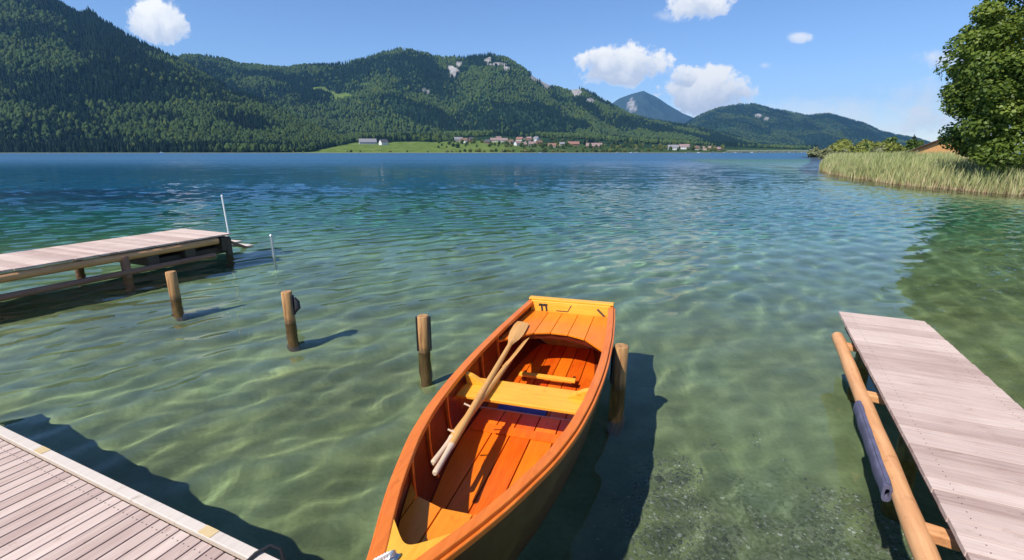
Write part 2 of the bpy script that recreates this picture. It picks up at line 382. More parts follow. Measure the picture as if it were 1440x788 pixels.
def gravel():
    n = 15000
    a = rng.random(n) * 6.283; q = np.sqrt(rng.random(n)) ** .8 * 1.25
    x = 2.15 + q * np.cos(a) * 1.0 + rng.normal(0, .12, n); y = 3.0 + q * np.sin(a) * 1.05 + rng.normal(0, .12, n)
    k = fbm(x * 2.2, y * 2.2, 3) > .36 + .16 * q / 1.25; x, y = x[k], y[k]; n = len(x)
    s = np.exp(rng.normal(-4.75, .38, n)); z = -bed_depth(x, y) + s * .25
    oct_ = np.array([[1, 0, 0], [0, 1, 0], [-1, 0, 0], [0, -1, 0], [0, 0, .6], [0, 0, -.6], ])
    rot = rng.random(n) * 6.283; c, sn = np.cos(rot), np.sin(rot)
    sx, sy = s * rng.uniform(.8, 1.5, n), s * rng.uniform(.7, 1.1, n)
    V = oct_[None] * rng.uniform(.8, 1.2, (n, 6, 3)); vx, vy = V[..., 0] * sx[:, None], V[..., 1] * sy[:, None]
    W_ = np.stack([x[:, None] + vx * c[:, None] - vy * sn[:, None], y[:, None] + vx * sn[:, None] + vy * c[:, None], z[:, None] + V[..., 2] * s[:, None]], -1).reshape(-1, 3)
    f = np.array([[0, 1, 4], [1, 2, 4], [2, 3, 4], [3, 0, 4], [1, 0, 5], [2, 1, 5], [3, 2, 5], [0, 3, 5]])
    Fq = (np.arange(n)[:, None, None] * 6 + f[None]).reshape(-1, 3)
    m = Mat('pebbles'); m.base(m.ramp(m.attr('rnd'), [(0, (.075, .085, .05)), (.5, (.16, .175, .105)), (.9, (.25, .26, .18)), (.97, (.38, .38, .31)), (1, (.52, .52, .46))])); m.setp(Roughness=.8)
    return np_mesh('gravel', W_, Fq, m.m, False, {'rnd': ('FACE', 'FLOAT', np.repeat(rng.random(n), 8))})
gv = gravel(); tag(gv, 'patch of grey pebbles on the lake bed between the boat and the right jetty', 'gravel', kind='stuff'); RECEIVERS.append(gv)

# ------------------------------------------------------------------ rowing boat
AX = Vector((.28589, .95826)); NXV = Vector((.95826, -.28589))
BOW = Vector((-.57714, 1.48553)) + NXV * .036
L = 4.393
S_T = [-.06, .0, .1, .3, .49, .75, 1.2, 1.58, 2.0, 2.4, 2.8, 3.4, 3.9, 4.393]
B_T = [.010, .030, .068, .140, .220, .315, .447, .518, .561, .582, .588, .574, .541, .498]
def beam_at(s): return float(np.interp(s, S_T, B_T))
_ss = np.linspace(-.06, L, 400); _bb = np.interp(_ss, S_T, B_T); _k = np.hanning(41); _k /= _k.sum()
_pad = np.concatenate([2 * _bb[0] - _bb[20:0:-1], _bb, 2 * _bb[-1] - _bb[-2:-22:-1]]); _sm = np.convolve(_pad, _k, 'valid')
_sm = np.where(_ss < .15, _bb, _sm)
def beam_at(s): return float(np.interp(s, _ss, _sm))
def sheer(s): q = max(0, min(1.02, s / L)); return .46 + .20 * (1 - min(q, 1)) ** 2.2 + .06 * q * q
def keel(s): return -.14 + .55 * max(0, (0.55 - s) / .6) ** 2.2 + .10 * max(0, (s - 3.0) / 1.4) ** 2
def skin(s, w_, off=0.):
    b, zs, zk = beam_at(s) - off, sheer(s), keel(s) + off
    return max(.004, b) * (1 - (1 - w_) ** 2.7), zk + (zs - zk) * w_ ** 1.75
def inner_t(s, z, off=.03):               # half width of the inside at height z
    b, zs, zk = beam_at(s) - off, sheer(s), keel(s) + off
    w_ = max(0, (z - zk) / (zs - zk)) ** (1 / 1.75); return b * (1 - (1 - min(1, w_)) ** 2.7)
# local frame: +x runs from bow to stern, +y to the left of the photo (so -NXV)
boat = thing('rowing_boat', (BOW.x, BOW.y, 0), math.atan2(AX.y, AX.x),
             'varnished orange wooden rowing boat floating between the jetties with a yellow thwart', 'rowing boat')
ST = np.linspace(-.05, L, 56); WS = np.linspace(0, 1, 15)
def rake(s, z): return s + (.10 * (z - .2) / .3 if s > L - .001 else 0) * 0
def shell(off):
    rows_ = []
    for s in ST:
        half = [skin(s, w_, off) for w_ in WS]
        rows_.append([Vector((s, -t, z)) for t, z in half[::-1]] + [Vector((s, t, z)) for t, z in half[1:]])
    return rows_
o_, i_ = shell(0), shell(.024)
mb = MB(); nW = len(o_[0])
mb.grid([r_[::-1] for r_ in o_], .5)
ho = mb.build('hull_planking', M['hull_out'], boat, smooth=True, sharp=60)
mb = MB()
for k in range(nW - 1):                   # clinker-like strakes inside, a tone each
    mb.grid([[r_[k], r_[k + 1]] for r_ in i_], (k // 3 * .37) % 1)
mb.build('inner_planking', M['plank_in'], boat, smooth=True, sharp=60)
RECEIVERS.append(ho)
for sg in (-1, 1):                         # gunwales: an outer rubbing strake and an inwale
    for nm, a, bq, zt, zb in (('gunwale', -.052, .012, .014, -.03), ('rubbing_strake', .012, .034, -.008, -.045)):
        mb = MB(); rr = []
        for s in np.linspace(-.07, L + .015, 70):
            t = beam_at(s); z = sheer(s)
            a2 = max(-t + .002, a)
            rr.append([Vector((s, sg * (t + a2), z + zt)), Vector((s, sg * (t + bq), z + zt)), Vector((s, sg * (t + bq), z + zb)), Vector((s, sg * (t + a2), z + zb))])
        fs = []
        P = [p for r_ in rr for p in r_]
        for i in range(len(rr) - 1):
            for k in range(4): fs.append([i * 4 + k, i * 4 + (k + 1) % 4, (i + 1) * 4 + (k + 1) % 4, (i + 1) * 4 + k][::sg])
        fs += [[0, 1, 2, 3][::-sg], [len(P) - 4 + k for k in range(4)][::sg]]
        mb.poly(P, fs, .5); mb.build(nm, M['gunwale'], boat, bevel=.006)
# transom: broad yellow board, raked
mb = MB(); pr = []
for w_ in np.linspace(.12, 1, 12): pr.append(skin(L, w_, .02))
ring = [(t, z) for t, z in pr] ; ring = ring + [(-t, z) for t, z in ring[::-1]]
rk = lambda z: L - .02 + .16 * (z - .54)
top = sheer(L) + .022
ring = [(t, z if z < sheer(L) - .001 else top) for t, z in ring]
mb.prism([Vector((rk(z) - .05, t, z)) for t, z in ring], [Vector((rk(z) + .012, t, z)) for t, z in ring], .6)
tr = mb.build('transom', M['yellow_cross'], boat, bevel=.006)
mb = MB(); mb.box((L + .0, 0, top + .011), (.10, 2 * beam_at(L) + .03, .022), rnd=.8); mb.build('transom_cap', M['yellow_cross'], boat, bevel=.006)
# mark on the transom board: two dark strokes-and-bars
def on_transom(t, z): return Vector((rk(z) - .0535, t, z))
mb = MB()
for t0 in (.355, .300):
    for (a, b, wd) in (((t0 + .022, .497), (t0 - .028, .497), .026), ((t0 - .010, .497), (t0 - .024, .425), .022), ((t0 + .016, .482), (t0 + .020, .497), .014)):
        A, B_ = on_transom(*a), on_transom(*b); mb.beam(A, B_, .003, wd, up=(B_ - A).cross(Vector((1, 0, 0))), rnd=.5)
mk = mb.build('number_mark', M['black'], tr)
for a, b in (((.16, .44), (.02, .44)), ((.02, .44), (-.02, .52)), ((-.33, .50), (-.43, .41))):
    mb = MB(); A, B_ = on_transom(*a), on_transom(*b); mb.beam(A, B_, .003, .009 if a[0] > -.1 else .024, up=(B_ - A).cross(Vector((1, 0, 0))), rnd=.5); mb.build('notch', M['darkbeam'], tr)
# stern seat: fore-and-aft planks, front edge curved aft in the middle
def planks(s0f, s1f, zf, edges, gap=.006, th=.02, lim=None, nseg=10, rndf=None):
    mb = MB()
    for k in range(len(edges) - 1):
        ta_, tb_ = edges[k] + gap / 2, edges[k + 1] - gap / 2
        rr = []
        for i in range(nseg + 1):
            q = i / nseg
            pts = []
            for t in (ta_, tb_):
                s = s0f(t) + (s1f(t) - s0f(t)) * q; z = zf(s, t)
                lt = inner_t(s, z) if lim is None else lim(s, z)
                pts.append(Vector((s, max(-lt, min(lt, t)), z)))
            rr.append(pts)
        rr = [p for p in rr if abs(p[0].y - p[1].y) > .008]
        if len(rr) < 2: continue
        P = []; fs = []
        for p, q in rr: P += [p, q, q - Vector((0, 0, th)), p - Vector((0, 0, th))]
        for i in range(len(rr) - 1):
            for j in range(4): fs.append([i * 4 + j, i * 4 + (j + 1) % 4, (i + 1) * 4 + (j + 1) % 4, (i + 1) * 4 + j][::-1])
        fs += [[0, 1, 2, 3], [len(P) - 1 - j for j in range(4)]]
        mb.poly(P, fs, None if rndf is None else rndf(k))
    return mb
ZS = .42
planks(lambda t: 3.62 - 1.05 * t * t, lambda t: rk(ZS) - .053, lambda s, t: ZS, [-.62, -.30, -.11, .08, .25, .62], rndf=lambda k: [.35, .8, .75, .6, .3][k]).build('stern_seat', M['seat'], boat, bevel=.003)
mb = MB(); rr = []
for t in np.linspace(-.50, .50, 16):
    s = 3.635 - 1.05 * t * t; rr.append([Vector((s, t, ZS - .021)), Vector((s, t, ZS - .075))])
mb.grid(rr, .2); mb.grid([[p + Vector((.018, 0, 0)) for p in r_[::-1]] for r_ in rr], .2)
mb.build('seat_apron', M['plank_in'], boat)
# floor boards
edg = [-.62, -.46, -.29, -.14, .0, .15, .29, .45, .62]
planks(lambda t: 1.12, lambda t: 4.2, lambda s, t: .038, edg, gap=.008, nseg=40).build('floor_boards', M['floor'], boat, bevel=.002)
edf = [-.5, -.30, -.10, .09, .26, .5]
mb = planks(lambda t: 1.0, lambda t: 2.47, lambda s, t: .078, [x * .9 for x in edf], gap=.010, nseg=30, rndf=lambda k: [.55, .95, .35, .75, .8][k])
fp = mb.build('raised_floor_panel', M['floor'], boat, bevel=.002)
mb = MB(); mb.beam((2.478, -.50, .058), (2.478, .50, .058), .016, .045, rnd=.9); mb.build('panel_lip', M['grip'], boat, bevel=.002)
for s0, z0 in ((2.16, .079), ):
    mb = MB(); mb.beam((s0, -.42, z0 + .004), (s0, .42, z0 + .004), .12, .008, rnd=.6); mb.build('cross_cleat', M['floor'], boat, bevel=.002)
# foot stretcher
mb = MB(); mb.beam((3.14, -.28, .125), (3.14, .29, .125), .065, .026, rnd=.8); fs_ = mb.build('foot_stretcher', M['yellow_cross'], boat, bevel=.004)
for t in (-.25, .26):
    mb = MB(); mb.beam((3.16, t, .075), (3.27, t, .075), .026, .072, rnd=.3); mb.build('bracket', M['plank_in'], fs_, bevel=.003)
# bow seat (planked platform) with its aft edge and the foredeck
ZB = .40
zb = lambda s, t: ZB + .02 * (1.1 - s)
planks(lambda t: .05, lambda t: .80 + .30 * abs(t), zb, [-.6, -.30, -.10, .085, .26, .6], gap=.010, rndf=lambda k: [.8, .6, .9, .7, .85][k], nseg=24).build('bow_seat', M['seat'], boat, bevel=.003)
mb = MB(); rr = []
for t in np.linspace(-.42, .42, 12): sq = .79 + .30 * abs(t); c1, c2 = inner_t(sq, .37), inner_t(sq, .10); rr.append([Vector((sq, max(-c1, min(c1, t)), zb(sq, 0) - .021)), Vector((sq, max(-c2, min(c2, t)), .10))])
mb.grid(rr, .2); mb.grid([[p - Vector((.018, 0, 0)) for p in r_[::-1]] for r_ in rr], .2); mb.build('bow_bulkhead', M['plank_in'], boat)
mb = MB(); rr = []
for q in np.linspace(0, 1, 14):
    row = []
    for k in np.linspace(-1, 1, 13):
        s_end = .47 - .16 * (1 - k * k); s = -.05 + (s_end + .05) * q; t = k * max(.004, beam_at(s) - .045)
        row.append(Vector((s, t, sheer(s) + .006 + .012 * (1 - k * k))))
    rr.append(row)
mb.grid(rr, .7); mb.grid([[p - Vector((0, 0, .022)) for p in r_[::-1]] for r_ in rr], .7)
mb.grid([[p for p in rr[-1]], [p - Vector((0, 0, .022)) for p in rr[-1]]], .7)
mb.build('foredeck', M['yellow'], boat, smooth=True)
# main thwart and its knees
mb = MB(); mb.beam((2.26, -.52, .375), (2.26, .53, .375), .345, .028, rnd=.75); mb.build('thwart', M['yellow_cross'], boat, bevel=.006)
mb = MB(); mb.beam((2.44, -.52, .335), (2.44, .52, .335), .03, .05, rnd=.4); mb.build('thwart_stringer', M['yellow_cross'], boat, bevel=.004)
for sg in (-1, 1):
    tg = beam_at(2.3) - .03
    mb = MB(); pr_ = [(tg - .015, sheer(2.3) - .035), (tg - .07, sheer(2.3) - .05), (tg - .10, .45), (tg - .20, .395), (tg - .20, .389), (tg - .03, .389)]
    mb.prism([Vector((2.29, sg * t, z)) for t, z in pr_][::-sg], [Vector((2.345, sg * t, z)) for t, z in pr_][::-sg], .8)
    mb.build('knee', M['yellow'], boat, bevel=.004)
# ribs
for s in (1.0, 1.42, 1.86, 2.75, 3.2):
    for sg in (-1, 1):
        mb = MB(); rr = []
        for w_ in np.linspace(.40, .985, 10):
            t, z = skin(s, w_, .026); t2, z2 = skin(s, w_, .046)
            if z < .07: continue
            rr.append([Vector((s - .011, sg * t, z)), Vector((s - .011, sg * t2, z2)), Vector((s + .011, sg * t2, z2)), Vector((s + .011, sg * t, z))])
        P = [p for r_ in rr for p in r_]; fs = []
        for i in range(len(rr) - 1):
            for k in range(3): fs.append([i * 4 + k, i * 4 + k + 1, (i + 1) * 4 + k + 1, (i + 1) * 4 + k][::-sg])
        mb.poly(P, fs, .6); mb.build('rib', M['gunwale'], boat)
# bow fitting
mb = MB(); mb.tube([(.20 + .028 * math.cos(a), .012, sheer(.2) + .035 + .024 * math.sin(a)) for a in np.linspace(0, 2 * math.pi, 17)], .006, 8, cap=False)
mb.box((.20, .012, sheer(.2) + .019), (.08, .035, .008)); mb.build('mooring_ring', M['steel'], boat, smooth=True)
# blue cloth lying under the thwart
def bpt(s, t, z): return boat.location + Vector((AX.x * s - AX.y * t, AX.y * s + AX.x * t, z))
bl = thing('folded_cloth', bpt(2.57, .1, .038), boat.rotation_euler.z, 'folded blue and white cloth lying on the boat floor under the yellow thwart', 'cloth')
mb = MB(); rr = []
for i in range(15):
    x = -.22 + .44 * i / 14; rr.append([Vector((d + .008 * math.sin(i * 1.9), x, z + .004 * math.sin(i * 1.3 + d * 60))) for d, z in ((-.075, .003), (-.08, .022), (-.05, .040), (0, .045), (.05, .035), (.075, .003))])
mb.grid(rr, .5); mb.poly(rr[0], [list(range(6))]); mb.poly(rr[-1], [list(range(5, -1, -1))]); mb.build('cloth_fold', M['blue'], bl, smooth=True)
mb = MB(); mb.beam((-.082, -.2, .024), (-.082, .21, .024), .008, .02); mb.build('white_hem', M['white'], bl, bevel=.002)

# ------------------------------------------------------------------ oars
def oar(name, A, B_, roll, label):
    """A handle end, B_ blade tip, both in boat coordinates"""
    A, B_ = bpt(*A), bpt(*B_); d = (B_ - A); ln = d.length
    o = thing(name, A, 0, label, 'oar', 'oars lying in the boat')
    o.rotation_mode = 'QUATERNION'
    q = d.to_track_quat('X', 'Z'); o.rotation_quaternion = q @ Matrix.Rotation(roll, 4, 'X').to_quaternion()
    mb = MB(); mb.tube([(.30, 0, 0), (.5, 0, 0), (1.0, 0, 0), (ln - .75, 0, 0), (ln - .5, 0, 0), (ln - .28, 0, 0)], [.024, .026, .026, .022, .018, .010], 14, rnd=.5)
    sh = mb.build('shaft', M['oar'], o, smooth=True)
    mb = MB(); mb.tube([(0, 0, 0), (.008, 0, 0), (.02, 0, 0), (.14, 0, 0), (.26, 0, 0), (.302, 0, 0)], [.012, .018, .0195, .0175, .019, .024], 14, rnd=.7); mb.build('handle', M['grip'], o, smooth=True)
    mb = MB(); prof = [(ln - .72, .017, .017), (ln - .62, .03, .016), (ln - .5, .058, .011), (ln - .35, .074, .008), (ln - .18, .076, .006), (ln - .03, .072, .005), (ln, .062, .004)]
    rr = [[Vector((x, -w_, 0)), Vector((x, -w_ * .5, h * .8)), Vector((x, 0, h * 1.5)), Vector((x, w_ * .5, h * .8)), Vector((x, w_, 0)), Vector((x, w_ * .5, -h * .8)), Vector((x, 0, -h * 1.3)), Vector((x, -w_ * .5, -h * .8))] for x, w_, h in prof]
    P = [p for r_ in rr for p in r_]; fs = []
    for i in range(len(rr) - 1):
        for k in range(8): fs.append([i * 8 + k, i * 8 + (k + 1) % 8, (i + 1) * 8 + (k + 1) % 8, (i + 1) * 8 + k][::-1])
    fs += [list(range(8)), [len(P) - 1 - k for k in range(8)]]
    mb.poly(P, fs, .6); mb.build('blade', M['oar'], o, smooth=True, sharp=50)
    for x in (.44, .80):
        mb = MB(); mb.tube([(x, .02, .0), (x, .075, .012)], .007, 8); mb.build('thole_pin', M['grip'], o, smooth=True)
    return o
oar('oar', (1.03, .220, .450), (3.75, .425, .455), .15, 'upper oar lying across the yellow thwart, its whole blade in the sun')
oar('oar', (1.13, .282, .440), (3.32, .285, .412), -.75, 'lower oar tucked half beneath the other one in the boat')

# ------------------------------------------------------------------ mooring posts
def post(x, y, h, r, lean, label, strips):
    t = thing('mooring_post', (x, y, 0), 0, label, 'post', 'mooring posts standing in the shallows')
    mb = MB(); pts = [(lean[0] * z, lean[1] * z, z) for z in (-1.25, -.6, -.1, .15, h - .012, h)]
    mb.tube(pts, [r * 1.02, r, r, r, r, r * .88], 18, rnd=.5, wob=.02); p = mb.build('timber', M['post'], t, smooth=True, sharp=50); RECEIVERS.append(p)
    for (ang, z0, z1) in strips:
        c, s = math.cos(ang), math.sin(ang)
        mb = MB(); mb.beam((c * (r + .008) + lean[0] * z0, s * (r + .008) + lean[1] * z0, z0), (c * (r + .008) + lean[0] * z1, s * (r + .008) + lean[1] * z1, z1), .05, .02, up=(c, s, 0)); mb.build('rub_or_shade_strip', M['black'], t, bevel=.004)
    return t
PR = .068
post(-5.44, 7.60, .45, PR * 1.12, (-.012, .01), 'bare round mooring post nearest the long left jetty', [])
pc = post(-3.08, 6.45, .45, PR * 1.05, (-.01, .0), 'middle mooring post with a black rubber lump on its right side', [(R(-10), .12, .40)])  # its side strip is the post's shaded side built as a black part
mb = MB(); mb.tube([(.085, 0, .16), (.125, -.01, .22), (.12, 0, .30), (.09, 0, .36)], [.02, .04, .035, .02], 10, wob=.1); mb.build('rubber_lump', M['black'], pc, smooth=True)
post(-1.04, 5.43, .45, PR, (0, 0), 'mooring post just left of the rowing boat with black strips on both sides', [(R(-8), 0.02, .44), (R(188), .02, .44)])
post(1.075, 4.52, .45, PR * 1.05, (.012, 0), 'sunlit mooring post on the right side of the rowing boat near its stern', [(R(190), .05, .43)])

# ------------------------------------------------------------------ jetties
def frame(o, xdir):
    o = Vector(o); x = Vector((*xdir, 0)).normalized(); y = Vector((-x.y, x.x, 0)); return o, x, y
def deck_planks(poly_u, n, length_f, zt, th=.032, gap=.007):
    pass
# near left dock (runs out of frame at the lower left): local x along planks
e0, e1 = Vector((-3.49, 2.99)), Vector((-1.04, 1.84)); ed = (e1 - e0).normalized()
pd_ = Vector((-.165, -.365)).normalized()                           # plank direction away from the water edge
nd_ = thing('boardwalk', (e0.x, e0.y, 0), math.atan2(pd_.y, pd_.x), 'pale plank boardwalk with a white edge board filling the near left corner', 'jetty')
rotm = Matrix.Rotation(-math.atan2(pd_.y, pd_.x), 2); el = rotm @ ed     # edge direction in local frame
mb = MB(); step = .083; n = 64; TOP = .485
cross = abs(el.y)                          # advance across planks per metre of edge
for k in range(-26, n):
    a0 = k * step; a1 = a0 + step - .010
    def pt(a, far): x0 = el.x / el.y * a; return (x0 + (.075 if not far else 3.6), a)
    sgn = 1 if el.y > 0 else -1
    A0, A1 = a0 * sgn, a1 * sgn
    P = [pt(A0, 0), pt(A1, 0), pt(A1, 1), pt(A0, 1)]
    if sgn < 0: P = P[::-1]
    P = P[::-1]
    mb.prism([Vector((*p, TOP)) for p in P], [Vector((*p, TOP - .03)) for p in P])
    for dd in (.05, .62, 1.25):
        for q in (.25, .75):
            ay = A0 + (A1 - A0) * q; ax_ = el.x / el.y * ay + .075 + dd
            hx_ = [Vector((ax_ + .0042 * math.cos(t), ay + .0042 * math.sin(t), 0)) for t in np.linspace(0, 2 * math.pi, 7)[:-1]]
            mb.prism([p + Vector((0, 0, TOP + .0015)) for p in hx_], [p + Vector((0, 0, TOP - .002)) for p in hx_], mi=1)
mb.build('deck_planks', [M['deck'], M['nail']], nd_, bevel=.003)
el3 = Vector((el.x, el.y, 0)).normalized(); inn = Vector((1, 0, 0)) - el3 * el3.x; inn.normalize()
a = el3 * -2.4; b = el3 * 5.2
mb = MB(); mb.beam(a + inn * .028 + Vector((0, 0, TOP - .010)), b + inn * .028 + Vector((0, 0, TOP - .010)), .056, .034); mb.build('edge_board', M['deck_edge'], nd_, bevel=.004)
mb = MB(); mb.beam(a + inn * .09 + Vector((0, 0, TOP - .12)), b + inn * .09 + Vector((0, 0, TOP - .12)), .10, .16); mb.build('edge_beam', M['beam'], nd_, bevel=.006)
for q in (.62, 2.22):
    p = el3 * q + inn * .028 + Vector((0, 0, TOP + .008)); mb = MB(); mb.beam(p - el3 * .045, p + el3 * .045, .05, .004); mb.build('joint_plate', M['brass'], nd_)
for q in (-1.5, .6, 2.4, 4.2):
    for dd in (.1, 1.6):
        p = el3 * q + inn * dd; mb = MB(); mb.tube([p + Vector((0, 0, -1.3)), p + Vector((0, 0, TOP - .041))], .07, 12); pl = mb.build('pile', M['pile'], nd_, smooth=True); RECEIVERS.append(pl)
# black mooring line lying over the edge of the boardwalk
P0 = Vector((e0.x, e0.y, 0)) + Vector((ed.x, ed.y, 0)) * 2.56
inw = Vector((pd_.x, pd_.y, 0))
ln_ = MB(); ln_.tube([P0 + inw * .10 + Vector((.0, 0, TOP + .008)), P0 + inw * .05 + Vector((.01, .015, TOP + .02)), P0 + inw * 0 + Vector((.035, .015, TOP + .022)), P0 - inw * .02 + Vector((.07, .0, TOP + .0)), P0 - inw * .02 + Vector((.12, -.05, .36)), P0 - inw * .02 + Vector((.20, -.12, .2))], .009, 8)
tag(ln_.build('mooring_line', M['black'], smooth=True), 'short black mooring line hanging over the white edge of the boardwalk', 'rope')

# right jetty
J = [Vector(p) for p in ((3.81, 5.44), (4.60, 5.20), (3.06, 1.50), (2.09, 1.84))]
jd = (J[3] - J[0]).normalized(); jx = Vector((-jd.y, jd.x)); jx = jx if jx.x > 0 else -jx
jt = thing('plank_jetty', (J[0].x, J[0].y, 0), math.atan2(jx.y, jx.x), 'pinkish grey plank jetty with an orange log rail on its left side', 'jetty')
ljd = Matrix.Rotation(-math.atan2(jx.y, jx.x), 2) @ jd       # local: (0,-1)
mb = MB(); k = 0; y = 0.
TJ = .50
while y < 6.2:
    wd = .118; wj = .80 + .035 * y
    sk = -.06 * 0
    j0, j1 = random.uniform(-.002, .002), random.uniform(-.004, .004)
    A = [(j0, -y - wd), (wj + j1, -y - wd - .0), (wj + j1, -y), (j0, -y)]
    mb.prism([Vector((*p, TJ)) for p in A], [Vector((*p, TJ - .032)) for p in A])
    for xx in (.10, wj - .10):
        for q in (.28, .72):
            hx_ = [Vector((xx + random.uniform(-.006, .006) * 0 + .0042 * math.cos(t), -y - wd * q + .0042 * math.sin(t), 0)) for t in np.linspace(0, 2 * math.pi, 7)[:-1]]
            mb.prism([p + Vector((0, 0, TJ + .0015)) for p in hx_], [p + Vector((0, 0, TJ - .002)) for p in hx_], mi=1)
    y += wd + random.uniform(.003, .007)
mb.build('deck_planks', [M['deck'], M['nail']], jt, bevel=.0025)
for xx in (.12, .70):
    mb = MB(); mb.beam((xx, -.05, TJ - .115), (xx, -6.1, TJ - .10), .09, .13); mb.build('bearer', M['darkbeam'], jt)
for yy in (-.35, -2.2, -4.2):
    for xx in (.24, .70):
        mb = MB(); mb.tube([(xx, yy, -1.4), (xx, yy, TJ - .20)], .075, 12); p = mb.build('pile', M['pile'], jt, smooth=True); RECEIVERS.append(p)
# log rail: a round pole beside the deck on three stub brackets
rt = Matrix.Rotation(-math.atan2(jx.y, jx.x), 2)
la = rt @ (Vector((3.553, 5.025)) - J[0]); lb = rt @ (Vector((2.05, 1.98)) - J[0]); lb2 = la + (lb - la) * 1.5
mb = MB(); pts = [Vector((*(la + (lb2 - la) * q), .345 + .004 * math.sin(q * 17))) for q in np.linspace(0, 1, 26)]
mb.tube(pts, [.056 + .0025 * math.sin(i * 1.7) for i in range(26)], 18, rnd=.6); mb.build('log_rail', M['log_rail'], jt, smooth=True, sharp=60)
for q in (.09, .44, .93, 1.4):
    p = la + (lb - la) * q; mb = MB(); mb.beam((p.x + .03, p.y, .355), (.10, p.y - .02, .355), .09, .06); mb.build('rail_bracket', M['log'], jt, bevel=.008)
# rubber fender hung on the log
fa = la + (lb - la) * .53; fb = la + (lb - la) * .845
fd = (fb - fa).normalized(); fo = Vector((-fd.y, fd.x)); fo = fo if fo.x < 0 else -fo
jm = Matrix.Translation(jt.location) @ Matrix.Rotation(math.atan2(jx.y, jx.x), 4, 'Z')
fp_ = jm @ Vector((*(fa + fo * .075), .375)); fq_ = jm @ Vector((*(fb + fo * .075), .345))
fn = thing('rubber_fender', fp_, 0, 'blue grey hollow rubber fender fixed along the log rail of the right jetty', 'fender')
dd = fq_ - fp_; fn.rotation_mode = 'QUATERNION'; fn.rotation_quaternion = dd.to_track_quat('X', 'Z')
mb = MB(); lnf = dd.length; N_ = 20; rr = []
def prof(rx, rz): return [Vector((0, rx * math.copysign(abs(math.cos(a)) ** .7, math.cos(a)), rz * math.copysign(abs(math.sin(a)) ** .7, math.sin(a)))) for a in np.linspace(0, 2 * math.pi, 17)[:-1]]
outp, inp_ = prof(.026, .056), prof(.012, .032)
outr = [[p + Vector((lnf * i / N_, .003 * math.sin(i * 1.1), .004 * math.sin(i * .8))) for p in outp] for i in range(N_ + 1)]
inr = [[p + Vector((lnf * i / N_, .003 * math.sin(i * 1.1), .004 * math.sin(i * .8))) for p in inp_] for i in range(N_ + 1)]
mb.grid([r_ + [r_[0]] for r_ in outr], .5); mb.grid([(r_ + [r_[0]])[::-1] for r_ in inr], .5)
for e in (0, -1): mb.grid([outr[e] + [outr[e][0]], inr[e] + [inr[e][0]]], .5)
mb.build('fender_tube', M['rubber'], fn, smooth=True, sharp=50)
mb = MB()
for zz in (.066, ):
    mb.box((lnf * .5, .0, zz - .004), (lnf * .98, .022, .006))
mb.build('raised_seam', M['rubber'], fn)

# far left jetty
A0, A1, C0 = Vector((-9.47, 8.91)), Vector((-7.90, 11.99)), Vector((-6.42, 11.12))
fx = (A1 - A0).normalized()
fx = ((A1 - A0).normalized() + (C0 - Vector((-7.81, 7.27))).normalized()).normalized(); fy = Vector((-fx.y, fx.x))
far = thing('long_jetty', (C0.x, C0.y, 0), math.atan2(-fx.y, -fx.x), 'long weathered plank jetty on timber trestles reaching out from the left edge', 'jetty')
# local +x runs back towards the shore, +y is the camera side (right of it); width 1.7
LJ, WJ, TF = 12.5, 1.70, .50
mb = MB(); x = 0.
while x < LJ:
    j = random.uniform(-.012, .012)
    mb.box((x + .068, -WJ / 2 + j + .02, TF - .018), (.130, WJ, .036)); x += .137
mb.build('deck_planks', M['deck'], far, bevel=.003)
mb = MB(); mb.tube([(.35 + .5 * i, -.02 + .006 * math.sin(i), TF - .125) for i in range(25)], .072, 12, rnd=.8); mb.build('edge_log', M['log'], far, smooth=True)
mb = MB(); mb.tube([(.35 + .5 * i, -WJ + .15, TF - .125) for i in range(25)], .072, 12, rnd=.4); mb.build('edge_log', M['beam'], far, smooth=True)
mb = MB(); mb.tube([(.5 + .5 * i, .04, .085) for i in range(24)], .055, 10, rnd=.5); mb.build('low_rail', M['beam'], far, smooth=True)
for x, y in [(.10, -.02), (.10, -1.62), (2.25, .0), (2.25, -1.6), (4.45, .0), (4.45, -1.6), (6.2, .0), (6.2, -1.6), (8.4, 0), (8.4, -1.6), (11., 0), (11., -1.6)]:
    mb = MB(); mb.tube([(x, y, -2.6), (x, y, -.2), (x, y, TF - .10)], .075, 12, rnd=.6); p = mb.build('trestle_post', M['darkbeam' if x < .2 else 'beam'], far, smooth=True); RECEIVERS.append(p)
for x in (.16, 1.0, 1.75, 5.0, 6.0):
    mb = MB(); mb.beam((x, .02, TF - .22), (x, -1.65, TF - .22), .22, .30, rnd=.4); mb.build('cross_beam', M['darkbeam'], far, bevel=.01)
mb = MB(); mb.box((.85, -.82, .13), (1.7, 1.35, .16)); mb.build('float_box', M['darkbeam'], far, bevel=.02)
mb = MB(); mb.box((5.5, -.82, .13), (1.6, 1.35, .16)); mb.build('float_box', M['darkbeam'], far, bevel=.02)
def fpt(x, y, z): 
    v = Vector((-fx.x * x + fx.y * y, -fx.y * x - fx.x * y)); return Vector((C0.x + v.x, C0.y + v.y, z))
